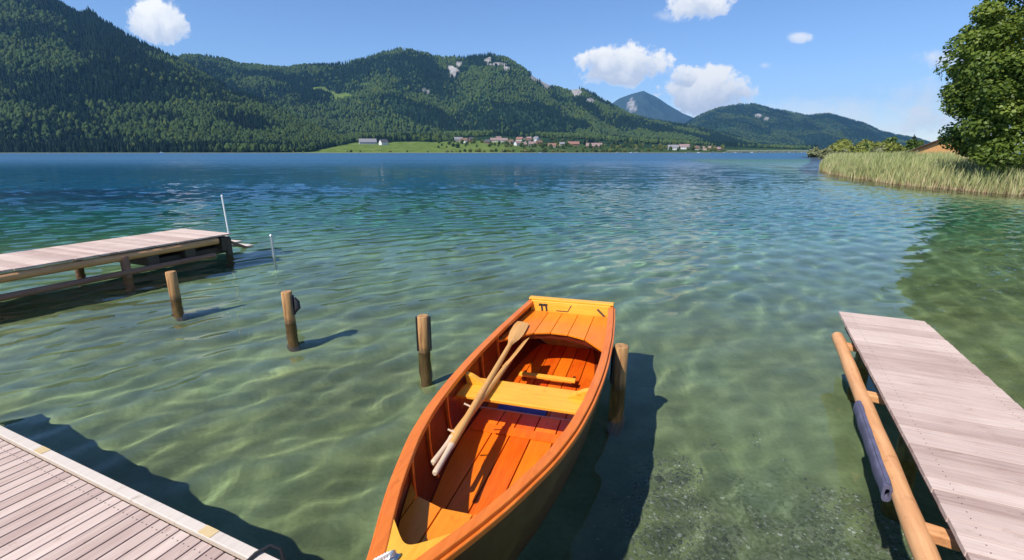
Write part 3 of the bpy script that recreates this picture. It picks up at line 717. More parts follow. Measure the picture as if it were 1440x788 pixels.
# swimming steps at its end, and two thin poles
st = thing('swim_steps', fpt(-.35, -.9, 0), far.rotation_euler.z, 'low wooden swimming steps at the end of the long left jetty', 'steps')
for i, (x, z) in enumerate(((.18, .34), (-.14, .17), (-.44, .02))):
    mb = MB(); mb.box((x, 0, z), (.24, .85, .04)); mb.build('step', M['deck_edge'], st, bevel=.005)
for y in (-.42, .42):
    mb = MB(); mb.beam((.34, y, .36), (-.55, y, -.10), .04, .07); mb.build('string', M['beam'], st, bevel=.006)
for nm, p, z0, h, r, lab, mt in (('handrail_pole', fpt(.06, .0, 0), TF, .84, .017, 'thin white pole standing upright on the corner of the long left jetty', 'white'),
                               ('handrail_pole', Vector((-5.30, 10.75, 0)), -1.9, .62, .028, 'short pale metal pole rising from the water right of the long jetty', 'steel')):
    o = thing(nm, (p.x, p.y, z0), 0, lab, 'pole'); hh = (z0 + h if z0 > 0 else .50) - z0
    mb = MB(); mb.tube([(0, 0, 0), (-.015, 0, hh * .5), (-.03, 0, hh)], r, 10); q = mb.build('shaft', M[mt], o, smooth=True)
    mb = MB(); mb.tube([(-.03, 0, hh), (-.03, 0, hh + .03)], [r * 1.5, r * .9], 10); mb.build('cap', M[mt], o, smooth=True)
# rope from the bow ring to the boardwalk
c0 = bpt(.215, .012, sheer(.2) + .05)
mb = MB(); q0 = c0; q1 = Vector((-1.15, 1.30, .52)); mb.tube([q0.lerp(q1, t) - Vector((0, 0, .08 * math.sin(math.pi * t))) for t in np.linspace(0, 1, 14)], .0075, 8)
for a in np.linspace(0, 1, 5):
    c = q0.lerp(q1, .02 + a * .07); mb.tube([c + Vector((.013 * math.cos(t), .008 * math.cos(t) * .5 + .006 * a, .013 * math.sin(t))) for t in np.linspace(0, 6.283, 11)], .0055, 7, cap=False)
tag(mb.build('bow_rope', M['rope'], smooth=True), 'white knotted rope tied to the ring on the foredeck of the rowing boat', 'rope')

for o in RECEIVERS: o.cycles.is_caustics_receiver = True
# ------------------------------------------------------------------ mountains (real distances, metres)
def prof_az(pts):
    T = np.array([bearing(u, v) for u, v in pts]); return T[:, 0], T[:, 1]
LAYERS = [
    dict(pts=[(-420, -30), (-200, -60), (-60, -48), (0, -36), (60, -14), (90, 4), (103, 12), (112, 16), (124, 10), (150, 28), (180, 46), (215, 64), (250, 79), (275, 92), (300, 108), (330, 123), (365, 136), (400, 153), (440, 171), (480, 187), (520, 199), (560, 208), (600, 216)],
         R=([-420, 0, 300, 600], [1750, 1700, 1600, 1420]), r0=([-420, 0, 300, 480, 600], [930, 930, 1040, 1180, 1330]), tree=21),
    dict(pts=[(120, 130), (200, 84), (262, 74), (300, 76), (340, 86), (370, 89), (400, 92), (440, 95), (480, 110), (520, 150), (560, 200)], R=([120, 560], [2500, 2700]), r0=([120, 560], [1500, 1700]), tree=21),
    dict(pts=[(280, 175), (330, 130), (360, 112), (380, 100), (405, 91), (430, 88), (455, 88), (480, 86), (510, 80), (540, 70), (565, 65), (590, 69), (620, 77), (650, 77), (690, 73), (712, 78), (735, 92), (755, 106), (775, 116), (795, 123), (815, 120), (832, 127), (850, 138), (880, 155), (915, 166), (960, 173), (1000, 181), (1040, 192), (1080, 205), (1110, 214)],
         R=([280, 565, 800, 1110], [2500, 2800, 2900, 3200]), r0=([280, 480, 700, 900, 1110], [1500, 1620, 1850, 1900, 2300]), tree=22),
    dict(pts=[(820, 190), (850, 153), (870, 138), (890, 131), (905, 127), (922, 135), (940, 147), (960, 159), (980, 167), (1010, 174), (1060, 190)], R=([820, 1060], [9000, 9000]), r0=([820, 1060], [6500, 6500]), tree=0),
    dict(pts=[(900, 205), (930, 188), (960, 174), (985, 160), (1010, 150), (1040, 145), (1060, 144), (1085, 151), (1110, 155), (1135, 161), (1165, 158), (1190, 165), (1215, 172), (1240, 183), (1262, 188), (1290, 193), (1320, 203), (1360, 209), (1500, 212), (1800, 212)],
         R=([900, 1100, 1360, 1800], [5400, 5200, 5000, 5000]), r0=([900, 1360, 1800], [3300, 3600, 3600]), tree=16),
]
SHORE_U = [-420, 0, 250, 480, 700, 860, 1000, 1140, 1300, 1800]
SHORE_R = [860, 860, 880, 930, 980, 1040, 1130, 1300, 1400, 1400]
def fit_u(t):      # tangent of azimuth -> photo column, only to read the survey tables above
    return CX + t * 1.0336 * F
def ground(t, y):
    """terrain height at tan-azimuth t, forward distance y (broadcast arrays)"""
    u = fit_u(t); rs = np.interp(u, SHORE_U, SHORE_R)
    rise = np.interp(u, [-400, 250, 420, 500, 700, 800, 900, 1150, 1800], [.06, .06, .035, .068, .078, .07, .045, .012, .01])
    d = y - rs
    h = np.where(d < 0, d * .05, .5 + np.minimum(d, 700) * rise * sstep(0, 160, d) + np.maximum(d - 700, 0) * .004)
    h = h + sstep(20, 200, d) * 3.5 * (fbm(t * 40, y * .006, 3) - .5)
    for k, Ly in enumerate(LAYERS):
        T, E_ = prof_az(Ly['pts']); Rr = np.interp(u, *Ly['R']); r0 = np.interp(u, *Ly['r0'])
        el_ = np.interp(t, T, E_, left=-.02, right=-.02)
        top = EYE + el_ * Rr - Ly['tree'] * .8
        x = (y - r0) / (Rr - r0)
        X_ = t * y
        nz = fbm(X_ / 420 + 7 * k, y / 420, 4) - .5
        rg = 1 - np.abs(2 * fbm(X_ / 300 + 31 + k, y / 600 + 3 * k, 3) - 1)
        xx = np.clip(x, 0, 1)
        p = xx * (1.12 - .12 * xx) * .85 + .15 * sstep(0, 1, xx)
        hh = top * p + np.sin(np.pi * xx) * top * (.30 * nz + .16 * (rg - .75))
        hh = np.where(x > 1, top - (x - 1) * (Rr - r0) * .55, hh)
        hh = np.where(x < 0, -50., hh)
        h = np.maximum(h, hh)
    return h
tt = np.linspace(ta(-330), ta(1700), 620)
ys = np.concatenate([np.arange(820, 2000, 12), np.arange(2000, 3300, 22), np.arange(3300, 5600, 55), np.linspace(5650, 9600, 50)])
Tg, Yg = np.meshgrid(tt, ys); Hg = ground(Tg, Yg)
def in_patch(u, v, lst, nz=0):
    m = np.zeros(np.shape(u), bool)
    for (a, b, rx, ry) in lst: m |= (((u - a) / rx) ** 2 + ((v - b) / ry) ** 2 + nz) < 1
    return m
CLIFF = [(640, 100, 7, 8), (648, 92, 5, 5), (700, 91, 13, 3), (714, 97, 7, 4), (688, 85, 5, 4), (757, 108, 13, 7), (768, 117, 8, 8), (800, 123, 8, 7), (808, 131, 7, 7), (828, 142, 6, 4), (884, 146, 4, 8), (890, 153, 3, 5), (603, 128, 5, 2), (1060, 163, 6, 3), (1073, 168, 5, 3)]
MEAD = [(458, 126, 12, 4), (488, 136, 15, 5), (470, 130, 10, 3), (520, 120, 8, 3), (332, 130, 7, 4), (345, 134, 6, 3)]
Vg = CY - F * ((Hg - EYE) * cP + Yg * sP) / (Yg * cP - (Hg - EYE) * sP); Ug = fit_u(Tg)
nzv = 1.6 * (fbm(Ug * .12, Vg * .2, 3) - .5)
cl = in_patch(Ug, Vg, CLIFF, nzv) & (Yg > 1700); me_ = in_patch(Ug, Vg, MEAD, nzv * .7) & (Yg > 1500)
dshore = Yg - np.interp(Ug, SHORE_U, SHORE_R)
flat_end = np.interp(Ug, [-400, 380, 430, 500, 690, 760, 900, 1000, 1150, 1800], [14, 14, 60, 330, 380, 330, 260, 300, 700, 900])
flat_end = flat_end + 70 * (fbm(Ug * .05, Ug * .0, 3) - .5) * (flat_end > 40)
flat = (dshore < flat_end)
def hills_mat():
    m = Mat('hill_ground'); v = m.coords(); n = m.noise(v, .012, 6, .62); n2 = m.noise(v, .05, 5, .6); n3 = m.noise(m.coords((1, 1, .25)), .03, 6, .65, 1)
    fo = m.ramp(n, [(.35, (.014, .032, .018)), (.65, (.028, .055, .024))])
    gr = m.ramp(n2, [(.3, (.075, .115, .026)), (.5, (.115, .165, .036)), (.75, (.175, .200, .060))])
    rk = m.ramp(n3, [(.3, (.10, .10, .09)), (.5, (.30, .28, .26)), (.72, (.52, .49, .46))])
    c = m.mix(m.attr('meadow'), fo, gr); c = m.mix(m.attr('alpine_haze'), c, m.ramp(n, [(.3, (.025, .045, .045)), (.7, (.055, .078, .070))])); c = m.mix(m.attr('cliff'), c, rk)  # far peak ground painted paler to stand in for thicker haze
    tcn = m.add('ShaderNodeTexCoord'); sp = m.add('ShaderNodeSeparateXYZ'); m.link(tcn.outputs['Object'], sp.inputs[0])
    bank = m.ramp(sp.outputs[2], [(0, (1, 1, 1)), (.9, (0, 0, 0))])
    c = m.mix(bank, c, (.30, .29, .20)); m.base(c); m.setp(Roughness=1.); m.p.inputs['Specular IOR Level'].default_value = 0
    m.bump(n2, .6, 6); return m.m
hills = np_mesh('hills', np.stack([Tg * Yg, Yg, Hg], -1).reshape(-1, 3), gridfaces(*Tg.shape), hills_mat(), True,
                {'meadow': ('POINT', 'FLOAT', np.where(cl, 0, np.where(me_, 1, flat * np.interp(Ug, [690, 770, 1000, 1200], [1, .35, .25, .5])))), 'cliff': ('POINT', 'FLOAT', cl.astype(np.float32)), 'alpine_haze': ('POINT', 'FLOAT', sstep(5900, 6700, Yg))})
tag(hills, kind='structure')

# forest: one mass, merged low trees
def forest_trees():
    out = []
    dh = 6.
    for (u0, u1, y0, y1, sp_, lay) in ((-200, 640, 860, 1800, 6.6, 0), (120, 620, 1450, 2750, 10., 1), (360, 1150, 1400, 3250, 8.8, 2), (880, 1420, 3300, 5450, 15.5, 4)):
        t0, t1 = ta(u0), ta(u1); n = int((t1 - t0) * (y1 ** 2 - y0 ** 2) / 2 / sp_ ** 2)
        y = np.sqrt(rng.random(n) * (y1 ** 2 - y0 ** 2) + y0 ** 2); t = t0 + (t1 - t0) * rng.random(n)
        h = ground(t, y); 
        gy = (ground(t, y + dh) - h) / dh
        vis = (h - EYE) / y - gy < .03 if False else gy > (h - EYE) / y - .05
        u = fit_u(t); v = CY - F * ((h - EYE) * cP + y * sP) / (y * cP - (h - EYE) * sP)
        nz = 1.6 * (fbm(u * .12, v * .2, 3) - .5)
        ds = y - np.interp(u, SHORE_U, SHORE_R)
        fe = np.interp(u, [-400, 380, 430, 500, 690, 760, 900, 1000, 1150, 1800], [14, 14, 60, 330, 380, 330, 260, 300, 700, 900]) + 70 * (fbm(u * .05, u * 0, 3) - .5) * (u > 420)
        ok = vis & (ds > fe) & ~(in_patch(u, v, CLIFF, nz) & (y > 1700)) & ~(in_patch(u, v, MEAD, nz * .7) & (y > 1500))
        # which layer owns the spot: keep density of the layer asked for
        Ly = LAYERS[lay]; r0 = np.interp(u, *Ly['r0']); Rr = np.interp(u, *Ly['R'])
        own = (y > r0 - 250) & (y < Rr + 60)
        if lay == 1: own &= (u < 470) & (y > 1500)
        if lay == 2: own &= (y > np.interp(u, *LAYERS[0]['R']) + 20) | (u > 600)
        ok &= own
        out.append(np.stack([t * y, y, h, u, v, np.full(n, lay)], -1)[ok])
    return np.concatenate(out)
P = forest_trees()
def forest_mesh(P):
    x, y, h, u, v, lay = P.T; n = len(P)
    dec = fbm(x / 160, y / 160, 3) + .18 * (v > 150) * (lay == 0) * (v < 200) + .05 * (lay == 2) - .05 * (lay == 1) + rng.normal(0, .07, n)
    is_d = dec > .57
    ht = np.where(lay == 4, rng.uniform(14, 20, n), rng.uniform(12, 25, n)) * np.where(is_d, .78, 1.)
    rad = np.where(is_d, ht * rng.uniform(.26, .36, n), ht * rng.uniform(.13, .19, n)) * np.where(lay == 4, 1.5, 1.) * np.where(lay == 1, 1.25, 1.)
    k = 6; Vs = []; Fs = []; C = []
    ang = np.arange(k) / k * 2 * np.pi
    lv_c = np.array([.06, .30, .31, .60, .61]); rr_c = np.array([1., .62, .85, .30, .48])
    lv_d = np.array([.10, .30, .52, .74, .92]); rr_d = np.array([.55, 1., 1.02, .78, .38])
    lv = np.where(is_d[:, None], lv_d, lv_c); rr = np.where(is_d[:, None], rr_d, rr_c)
    ring = rng.uniform(.72, 1.28, (n, 5, k)) * rr[:, :, None] * rad[:, None, None]
    rot = rng.random((n, 1, 1)) * 6.28 + ang
    vx = x[:, None, None] + ring * np.cos(rot); vy = y[:, None, None] + ring * np.sin(rot)
    vz = h[:, None, None] - 1.5 + (lv[:, :, None] + rng.uniform(-.03, .03, (n, 5, k))) * ht[:, None, None]
    body = np.stack([vx, vy, vz], -1).reshape(n, 5 * k, 3)
    tip = np.stack([x + rng.normal(0, .3, n), y, h - 1.5 + ht], -1)[:, None, :]
    V = np.concatenate([body, tip], 1).reshape(-1, 3)
    fs = []
    for i in range(4):
        for j in range(k):
            a, b = i * k + j, i * k + (j + 1) % k; fs += [[a, b, b + k], [a, b + k, a + k]]
    for j in range(k): fs.append([4 * k + j, 4 * k + (j + 1) % k, 5 * k])
    fs = np.array(fs); Fq = (np.arange(n)[:, None, None] * (5 * k + 1) + fs[None]).reshape(-1, 3)
    tone = rng.uniform(.75, 1.25, n)[:, None] * np.where(is_d[:, None], np.array([.044, .070, .019]), np.array([.0085, .021, .011]))
    yel = (rng.random(n) < .12) & is_d; tone[yel] *= np.array([1.45, 1.2, .8])
    tone[lay == 2] *= 1.25; tone = np.clip(tone, 0, 1); cc = np.concatenate([tone, np.ones((n, 1))], 1)
    cc = np.repeat(cc, len(fs), 0)
    m = Mat('forest_foliage'); m.base(m.attr('tone', 'Color')); m.setp(Roughness=.9); m.p.inputs['Specular IOR Level'].default_value = .1
    return np_mesh('forest', V, Fq, m.m, False, {'tone': ('FACE', 'FLOAT_COLOR', cc)})
forest = forest_mesh(P); tag(forest, 'dark conifer and beech forest covering the mountain slopes', 'forest', kind='stuff')
print('forest trees', len(P))

# ------------------------------------------------------------------ village, shoreline trees, boats
def find(u, v, lo=20, hi=1200):
    """ground point seen at that column whose ground rises to that row"""
    t = ta(u); rs = float(np.interp(u, SHORE_U, SHORE_R)); y = np.arange(rs + lo, rs + hi, 4.)
    h = ground(np.full(y.shape, t), y); vv = CY - F * ((h - EYE) * cP + y * sP) / (y * cP - (h - EYE) * sP)
    i = np.argmax(vv <= v) if (vv <= v).any() else len(y) - 1
    return t * y[i], y[i], float(h[i])
def M_plain(n, c, **k):
    if n not in M: M[n] = plain(n, c, **k)
    return M[n]
WALLC = {'white': (.74, .72, .68), 'cream': (.62, .54, .40), 'brown': (.20, .11, .06), 'grey': (.42, .42, .42)}
ROOFC = {'grey': (.22, .21, .22), 'red': (.25, .12, .085), 'brown': (.16, .09, .06), 'pink': (.26, .17, .155), 'dark': (.07, .065, .07)}
def house(u, v, wd, dp, ht, wall, roof, rz, label):
    x, y, z = find(u, v); o = thing('house', (x, y, z - .6), rz + math.atan2(-x, y), label, 'house', 'houses of the village across the lake')
    wm = M_plain('house_wall_' + wall, WALLC[wall], rough=.85, var=.12); rm = M_plain('roof_' + roof, ROOFC[roof], rough=.8, var=.25)
    a, b = wd / 2, dp / 2; rh = dp * .42
    mb = MB(); pr_ = [(-b, 0), (b, 0), (b, ht), (0, ht + rh), (-b, ht)]
    mb.prism([Vector((a, p, q)) for p, q in pr_], [Vector((-a, p, q)) for p, q in pr_]); wl = mb.build('wall', wm, o)
    mb = MB(); e = 1.0
    for sg in (-1, 1):
        q = [Vector((-a - e, sg * (b + e), ht - e * .84)), Vector((a + e, sg * (b + e), ht - e * .84)), Vector((a + e, 0, ht + rh + .05)), Vector((-a - e, 0, ht + rh + .05))]
        q = [p + Vector((0, 0, .22)) for p in q]; dn = [p - Vector((0, 0, .2)) for p in q]
        mb.prism(q if sg < 0 else q[::-1], dn if sg < 0 else dn[::-1])
    rf = mb.build('roof', rm, o)
    mb = MB(); mb.box((a * .4, b * .35, ht + rh), (.8, .8, 1.8)); mb.build('chimney', M_plain('chimney_plaster', (.5, .47, .44)), rf)
    gl = M_plain('window_glass', (.05, .06, .07), rough=.15)
    for fl in range(max(1, int(ht // 2.8))):
        for i in range(int(wd // 4)):
            xx = -a + (i + .5) * wd / int(wd // 4)
            mb = MB(); mb.box((xx, -b - .02, 1.7 + fl * 2.8), (1.2, .06, 1.3)); mb.build('window', gl, wl)
    return o
HOUSES = [(701, 196.5, 11, 8, 4, 'brown', 'pink', .5, 'brown timber house with pink roof highest on the left of the hamlet'),
    (719, 202, 9, 8, 4, 'cream', 'brown', -.4, 'small cream house with brown roof at the left edge of the hamlet'),
    (736, 205.5, 10, 8, 3.6, 'brown', 'pink', .2, 'low brown house with pink roof at the foot of the hamlet'),
    (744, 197, 10, 8, 4, 'cream', 'pink', -.2, 'cream house with pink roof highest on the hamlet slope'),
    (758, 203, 10, 8, 4.2, 'brown', 'brown', .4, 'dark brown house with brown roof at the right end of the hamlet'),
    (790, 205, 9, 8, 3.6, 'cream', 'grey', .2, 'small cream cottage with grey roof among trees right of the hamlet'),
    (686, 202, 10, 8, 4, 'brown', 'dark', -.3, 'dark timber barn between the meadow and the hamlet'),
    (1008, 211.8, 11, 8, 3.6, 'brown', 'pink', .1, 'low brown boathouse with pink roof nearest to the bridge'),
    (518, 203, 30, 14, 4.5, 'grey', 'grey', .1, 'long grey roofed barn at the left end of the lakeside meadow'),
    (540, 204, 13, 11, 5.5, 'white', 'dark', .5, 'white house with a dark roof right beside the long grey barn'),
    (577, 198, 12, 10, 6, 'white', 'grey', -.6, 'white gabled farmhouse at the forest edge above the middle of the meadow'),
    (587, 197, 13, 9, 3.5, 'brown', 'grey', .2, 'small brown barn just right of the white gabled farmhouse'),
    (600, 197, 16, 9, 3.5, 'brown', 'brown', .0, 'low brown shed row at the top edge of the meadow'),
    (617, 196, 11, 9, 4, 'grey', 'grey', .3, 'grey cottage under the trees above the right part of the meadow'),
    (645, 199, 16, 11, 4.5, 'cream', 'grey', .1, 'cream house with a broad grey roof at the right end of the meadow'),
    (653, 201, 14, 10, 5, 'white', 'brown', -.4, 'white house with brown roof at the right end of the meadow'),
    (663, 200, 9, 9, 6, 'brown', 'dark', .5, 'narrow dark timber house beside the meadow'),
    (697, 200, 20, 10, 4.5, 'cream', 'pink', .05, 'wide cream house with pink roof left of the hillside hamlet'),
    (708, 200, 16, 10, 4, 'white', 'pink', .0, 'wide white house with pale pink roof left of the hillside hamlet'),
    (728, 205, 11, 9, 5, 'white', 'pink', .6, 'white house lowest at the left of the hamlet'),
    (731, 199, 13, 10, 5, 'cream', 'red', -.5, 'cream house with red roof at the top of the hamlet'),
    (741, 201, 12, 10, 5.5, 'white', 'brown', .4, 'white house with brown roof in the middle of the hamlet'),
    (748, 205, 12, 9, 4, 'grey', 'pink', .1, 'grey walled house with pink roof at the lower right of the hamlet'),
    (754, 199, 10, 10, 6, 'white', 'grey', -.6, 'tall white house with grey roof at the right edge of the hamlet'),
    (776, 207, 13, 9, 3.2, 'cream', 'red', .0, 'low cream bungalow with red roof near the water between trees'),
    (806, 205, 21, 11, 3.8, 'brown', 'red', .05, 'long brown house with red roof beside the dark tree clump'),
    (835, 208, 28, 13, 3.6, 'brown', 'pink', .0, 'long low boathouse with a purple pink roof in front of the dark firs'),
    (946, 211, 18, 12, 5, 'white', 'grey', .1, 'white lakeside house with pale roof left of the far bridge'),
    (962, 210, 20, 12, 5.5, 'white', 'pink', -.3, 'large white lakeside guesthouse with pink roof'),
    (978, 211, 12, 10, 4, 'cream', 'brown', .4, 'cream cottage with brown roof among yellow bushes near the bridge'),
    (994, 211.5, 14, 10, 4, 'cream', 'pink', -.2, 'cream house with a pinkish roof at the left bridge head')]
for h_ in HOUSES: house(h_[0], h_[1], h_[2] * 1.3, h_[3] * 1.25, h_[4] * 1.25, *h_[5:])

def leaf_blob(nl, rx, rz, zc, size, seedv, lo=.35):
    """leaf tufts scattered through a crown volume; returns V,F"""
    g = np.random.default_rng(seedv); K = max(5, nl // 60)
    cen = g.normal(0, 1, (K, 3)); cen /= np.linalg.norm(cen, axis=1)[:, None]; cen *= (g.random(K) ** .4)[:, None] * .72
    idx = g.integers(0, K, nl); d = g.normal(0, 1, (nl, 3)); d /= np.linalg.norm(d, axis=1)[:, None]
    p = cen[idx] + d * (g.random(nl) ** .5)[:, None] * g.uniform(.22, .42, K)[idx][:, None]
    p = p * np.array([rx, rx, rz]) + np.array([0, 0, zc])
    a = g.normal(0, 1, (nl, 3)); a /= np.linalg.norm(a, axis=1)[:, None]; b = np.cross(a, g.normal(0, 1, (nl, 3))); b /= np.linalg.norm(b, axis=1)[:, None]
    s = size * g.uniform(.6, 1.4, nl)[:, None]
    V = np.stack([p - a * s, p + b * s * .6, p + a * s, p - b * s * .6], 1).reshape(-1, 3)
    Fq = np.arange(nl * 4).reshape(-1, 4); return V, Fq, g.random(nl)
def leafmat(name, stops, trans=.25):
    m = Mat(name); m.base(m.ramp(m.attr('rnd'), stops)); m.setp(Roughness=.5); m.p.inputs['Specular IOR Level'].default_value = .3
    tr_ = m.add('ShaderNodeBsdfTranslucent'); m.link(m.ramp(m.attr('rnd'), [(p, tuple(min(1, x * 1.3) for x in c)) for p, c in stops]), tr_.inputs['Color'])
    ms = m.add('ShaderNodeMixShader'); ms.inputs[0].default_value = trans; m.link(m.p.outputs[0], ms.inputs[1]); m.link(tr_.outputs[0], ms.inputs[2]); m.link(ms.outputs[0], m.out.inputs['Surface'])
    return m.m
M['bark'] = plain('tree_bark', (.10, .075, .05), .9, var=.4, bump=.5)
KIND = {
    'round_tree': ((2200, 3.6, 4.4, 4.4, .62), [(0, (.080, .13, .028)), (1, (.17, .23, .050))], 'mid green round tree'),
    'yellow_green_tree': ((2000, 3.6, 3.6, 3.6, .60), [(0, (.17, .20, .036)), (1, (.31, .32, .075))], 'yellow green bushy tree'),
    'dark_fir': ((2600, 3.6, 7.0, 8.4, .66), [(0, (.008, .022, .012)), (1, (.018, .040, .018))], 'dark tall fir'),
    'grey_willow': ((1800, 3.6, 2.6, 2.5, .5), [(0, (.20, .215, .095)), (1, (.34, .34, .17))], 'grey green willow bush')}
PROTO = {}
def plant(kind, x, y, z, sc_, label, group):
    if kind not in PROTO:
        (nl, rx, rz, zc, sz), stops, nm = KIND[kind]
        o = thing(kind, (0, 0, 0)); V, Fq, r_ = leaf_blob(nl, rx, rz, zc, sz, len(PROTO) + 3)
        if kind == 'dark_fir':
            f = np.clip((V[:, 2] - 1) / 15., 0, 1); V[:, 0] *= 1.35 * (1 - f) + .12; V[:, 1] *= 1.35 * (1 - f) + .12
        np_mesh('crown', V, Fq, leafmat(kind + '_leaves', stops), False, {'rnd': ('FACE', 'FLOAT', r_)}, o)
        mb = MB(); mb.tube([(0, 0, -1), (.1, 0, zc * .5), (0, .1, zc + rz * .4)], [.28, .2, .08], 7); mb.build('trunk', M['bark'], o)
        PROTO[kind] = o
    else: o = copy_tree(PROTO[kind])
    o.location = (x, y, z); o.rotation_euler.z = random.uniform(0, 6.28); o.scale = (sc_ * random.uniform(.85, 1.2), sc_ * random.uniform(.85, 1.2), sc_ * random.uniform(.85, 1.15))
    return tag(o, label, 'tree', group)
g1 = 'trees along the far lakeside'
for i in range(86):                               # shore row in front of the village and meadow
    u = [485, 492, 505, 516, 545, 571, 601, 628, 634, 640, 646, 652, 661, 668, 673, 681, 690, 695, 702, 709, 714, 722, 733, 744, 752, 760, 768, 778, 786, 792, 799, 812, 820, 827, 843, 851, 858, 866, 872, 880, 716, 735, 763, 788, 846, 870][i] if i < 46 else random.uniform(690, 905)
    kd = random.choice(['round_tree', 'round_tree', 'yellow_green_tree', 'grey_willow']); x, y, z = find(u, 214.6, 8, 120)
    s_ = random.uniform(.6, 1.25) if u > 620 else random.uniform(.35, .8)
    plant(kd, x, y + random.uniform(0, 30), z - .5, s_, {'round_tree': 'mid green round tree on the far shore below the village', 'yellow_green_tree': 'yellow green bushy tree on the far shore below the village', 'grey_willow': 'grey green willow bush on the far shore below the village'}[kd], g1)
for (u, v, s_) in ((822, 205, 1.25), (827, 206, 1.35), (833, 205.5, 1.4), (839, 206, 1.3), (828, 204, 1.45), (863, 206, 1.2), (868, 206, 1.), (720, 205, .75), (894, 207, 1.0), (955, 210, .7)):
    x, y, z = find(u, v); plant('dark_fir', x, y, z - .5, s_, 'dark tall fir standing among the village houses', 'dark firs by the village')
for i in range(190):                               # belt behind and between the houses
    u = random.choice([random.uniform(615, 720), random.uniform(690, 900), random.uniform(740, 900), random.uniform(740, 1018), random.uniform(880, 1018)]); v = random.uniform(198, 210) if u < 890 else random.uniform(207, 213)
    kd = random.choice(['round_tree', 'round_tree', 'yellow_green_tree'] if u < 890 else ['yellow_green_tree', 'round_tree', 'grey_willow'])
    x, y, z = find(u, v)
    plant(kd, x, y, z - .5, random.uniform(.7, 1.5) * (1.15 if u > 880 else 1.), {'round_tree': 'mid green round tree between the houses of the far village', 'yellow_green_tree': 'yellow green bushy tree between the houses of the far village', 'grey_willow': 'grey green willow bush between the houses of the far village'}[kd], 'trees around the village')
for i in range(14):
    u = random.uniform(30, 470); x, y, z = find(u, 214.8, 4, 60); plant('yellow_green_tree', x, y, z - .5, random.uniform(.4, .75), 'yellow green bushy tree at the foot of the dark forest', 'bushes at the foot of the forest')

# small white motor boats off the far shore
def motorboat(x, y, rz, ln, label):
    o = thing('motorboat', (x, y, 0), rz, label, 'boat', 'white boats off the far shore')
    mb = MB(); rr = []
    for q in np.linspace(0, 1, 9):
        b = ln * .17 * (1 - max(0, (q - .45) / .55) ** 2.2) + .02; hh = .75 + .35 * q * q
        rr.append([Vector((ln * (q - .5), -b, hh)), Vector((ln * (q - .5), -b * .75, -.15)), Vector((ln * (q - .5), b * .75, -.15)), Vector((ln * (q - .5), b, hh))])
    mb.grid(rr); mb.grid([[r_[3], r_[0]] for r_ in rr]); mb.poly(rr[0], [[0, 1, 2, 3]]); mb.build('hull', M['white'], o, smooth=True)
    mb = MB(); mb.prism([Vector(p) for p in ((-.8, -.7, 1.9), (.5, -.55, 1.9), (.5, .55, 1.9), (-.8, .7, 1.9))][::1], [Vector(p) for p in ((-1, -.8, .7), (1.3, -.65, .7), (1.3, .65, .7), (-1, .8, .7))]); mb.build('cabin', M_plain('boat_cabin', (.30, .34, .38), rough=.3), o, bevel=.05)
    return o
for u, y, ln, rz in ((868, 1010, 7, .2), (888, 1020, 7, 3.3), (895, 1025, 7.5, .1), (968, 1050, 11, .15), (983, 1040, 7, 3.0), (1003, 1060, 13, 0), (1020, 1080, 8, .2), (1035, 1060, 6, .4), (1058, 1080, 6.5, 3.1), (1110, 1120, 7, .2), (1132, 1110, 15, .05), (1150, 1100, 9, .0), (226, 830, 9, .05), (760, 975, 6, .1)):
    motorboat(ta(u) * y, y, rz, ln, 'white motorboat lying off the forested shore far left' if u == 226 else ('white motorboat in front of the village shrubs' if u < 900 else 'small white boat lying off the far shore by the bridge'))
# the long low bridge
b0, b1 = ta(1022) * 1185, ta(1140) * 1185
br = thing('road_bridge', ((b0 + b1) / 2, 1185, 0), 0, 'long low pale bridge crossing the narrow end of the lake', 'bridge')
W_ = (b1 - b0) / 2
mb = MB(); mb.box((0, 0, 3.6), (2 * W_, 7, .9)); mb.build('deck', M_plain('bridge_concrete', (.52, .50, .46), var=.1), br, bevel=.1)
mb = MB(); mb.box((0, -3.4, 4.95), (2 * W_, .14, .22)); mb.build('railing', M['white'], br)
for i in range(9):
    mb = MB(); mb.box((-W_ + (i + .5) * 2 * W_ / 9, 0, .9), (1.3, 5, 4.4)); mb.build('pier', M['bridge_concrete'], br, bevel=.1)

# ------------------------------------------------------------------ right spit: land, reeds, tree, hut, bushes
SP = [(29.5, 24.), (28.0, 29), (28.2, 35.5), (31, 44), (34.5, 54), (42, 68), (70, 112), (104, 168), (132, 224), (168, 262)]
SPx = np.array(SP)
def spit_edge(y): return np.interp(y, SPx[:, 1], SPx[:, 0])
ysp = np.concatenate([np.arange(6, 70, 1.5), np.arange(70, 300, 6)])
ex = np.where(ysp < 24, 29.5 + (24 - ysp) * .35, spit_edge(ysp))
offs = np.array([-2.5, -.8, 0, 1.2, 3, 6, 12, 25, 60, 140, 260])
Xs = ex[:, None] + offs[None, :] * (1 + ysp[:, None] / 200); Ys = np.repeat(ysp[:, None], len(offs), 1)
Hs = np.interp(offs, [-2.5, 0, 3, 12, 60, 260], [-.55, -.06, .16, .45, .8, 1.2])[None, :] * np.ones_like(Xs) + .12 * (fbm(Xs * .3, Ys * .3, 3) - .5)
mm = Mat('spit_soil'); nn = mm.noise(mm.coords(), .8, 5); mm.base(mm.ramp(nn, [(.3, (.06, .075, .025)), (.7, (.13, .14, .05))])); mm.setp(Roughness=1.)
spit = np_mesh('spit_ground', np.stack([Xs, Ys, Hs], -1).reshape(-1, 3), gridfaces(*Xs.shape), mm.m); tag(spit, kind='structure')
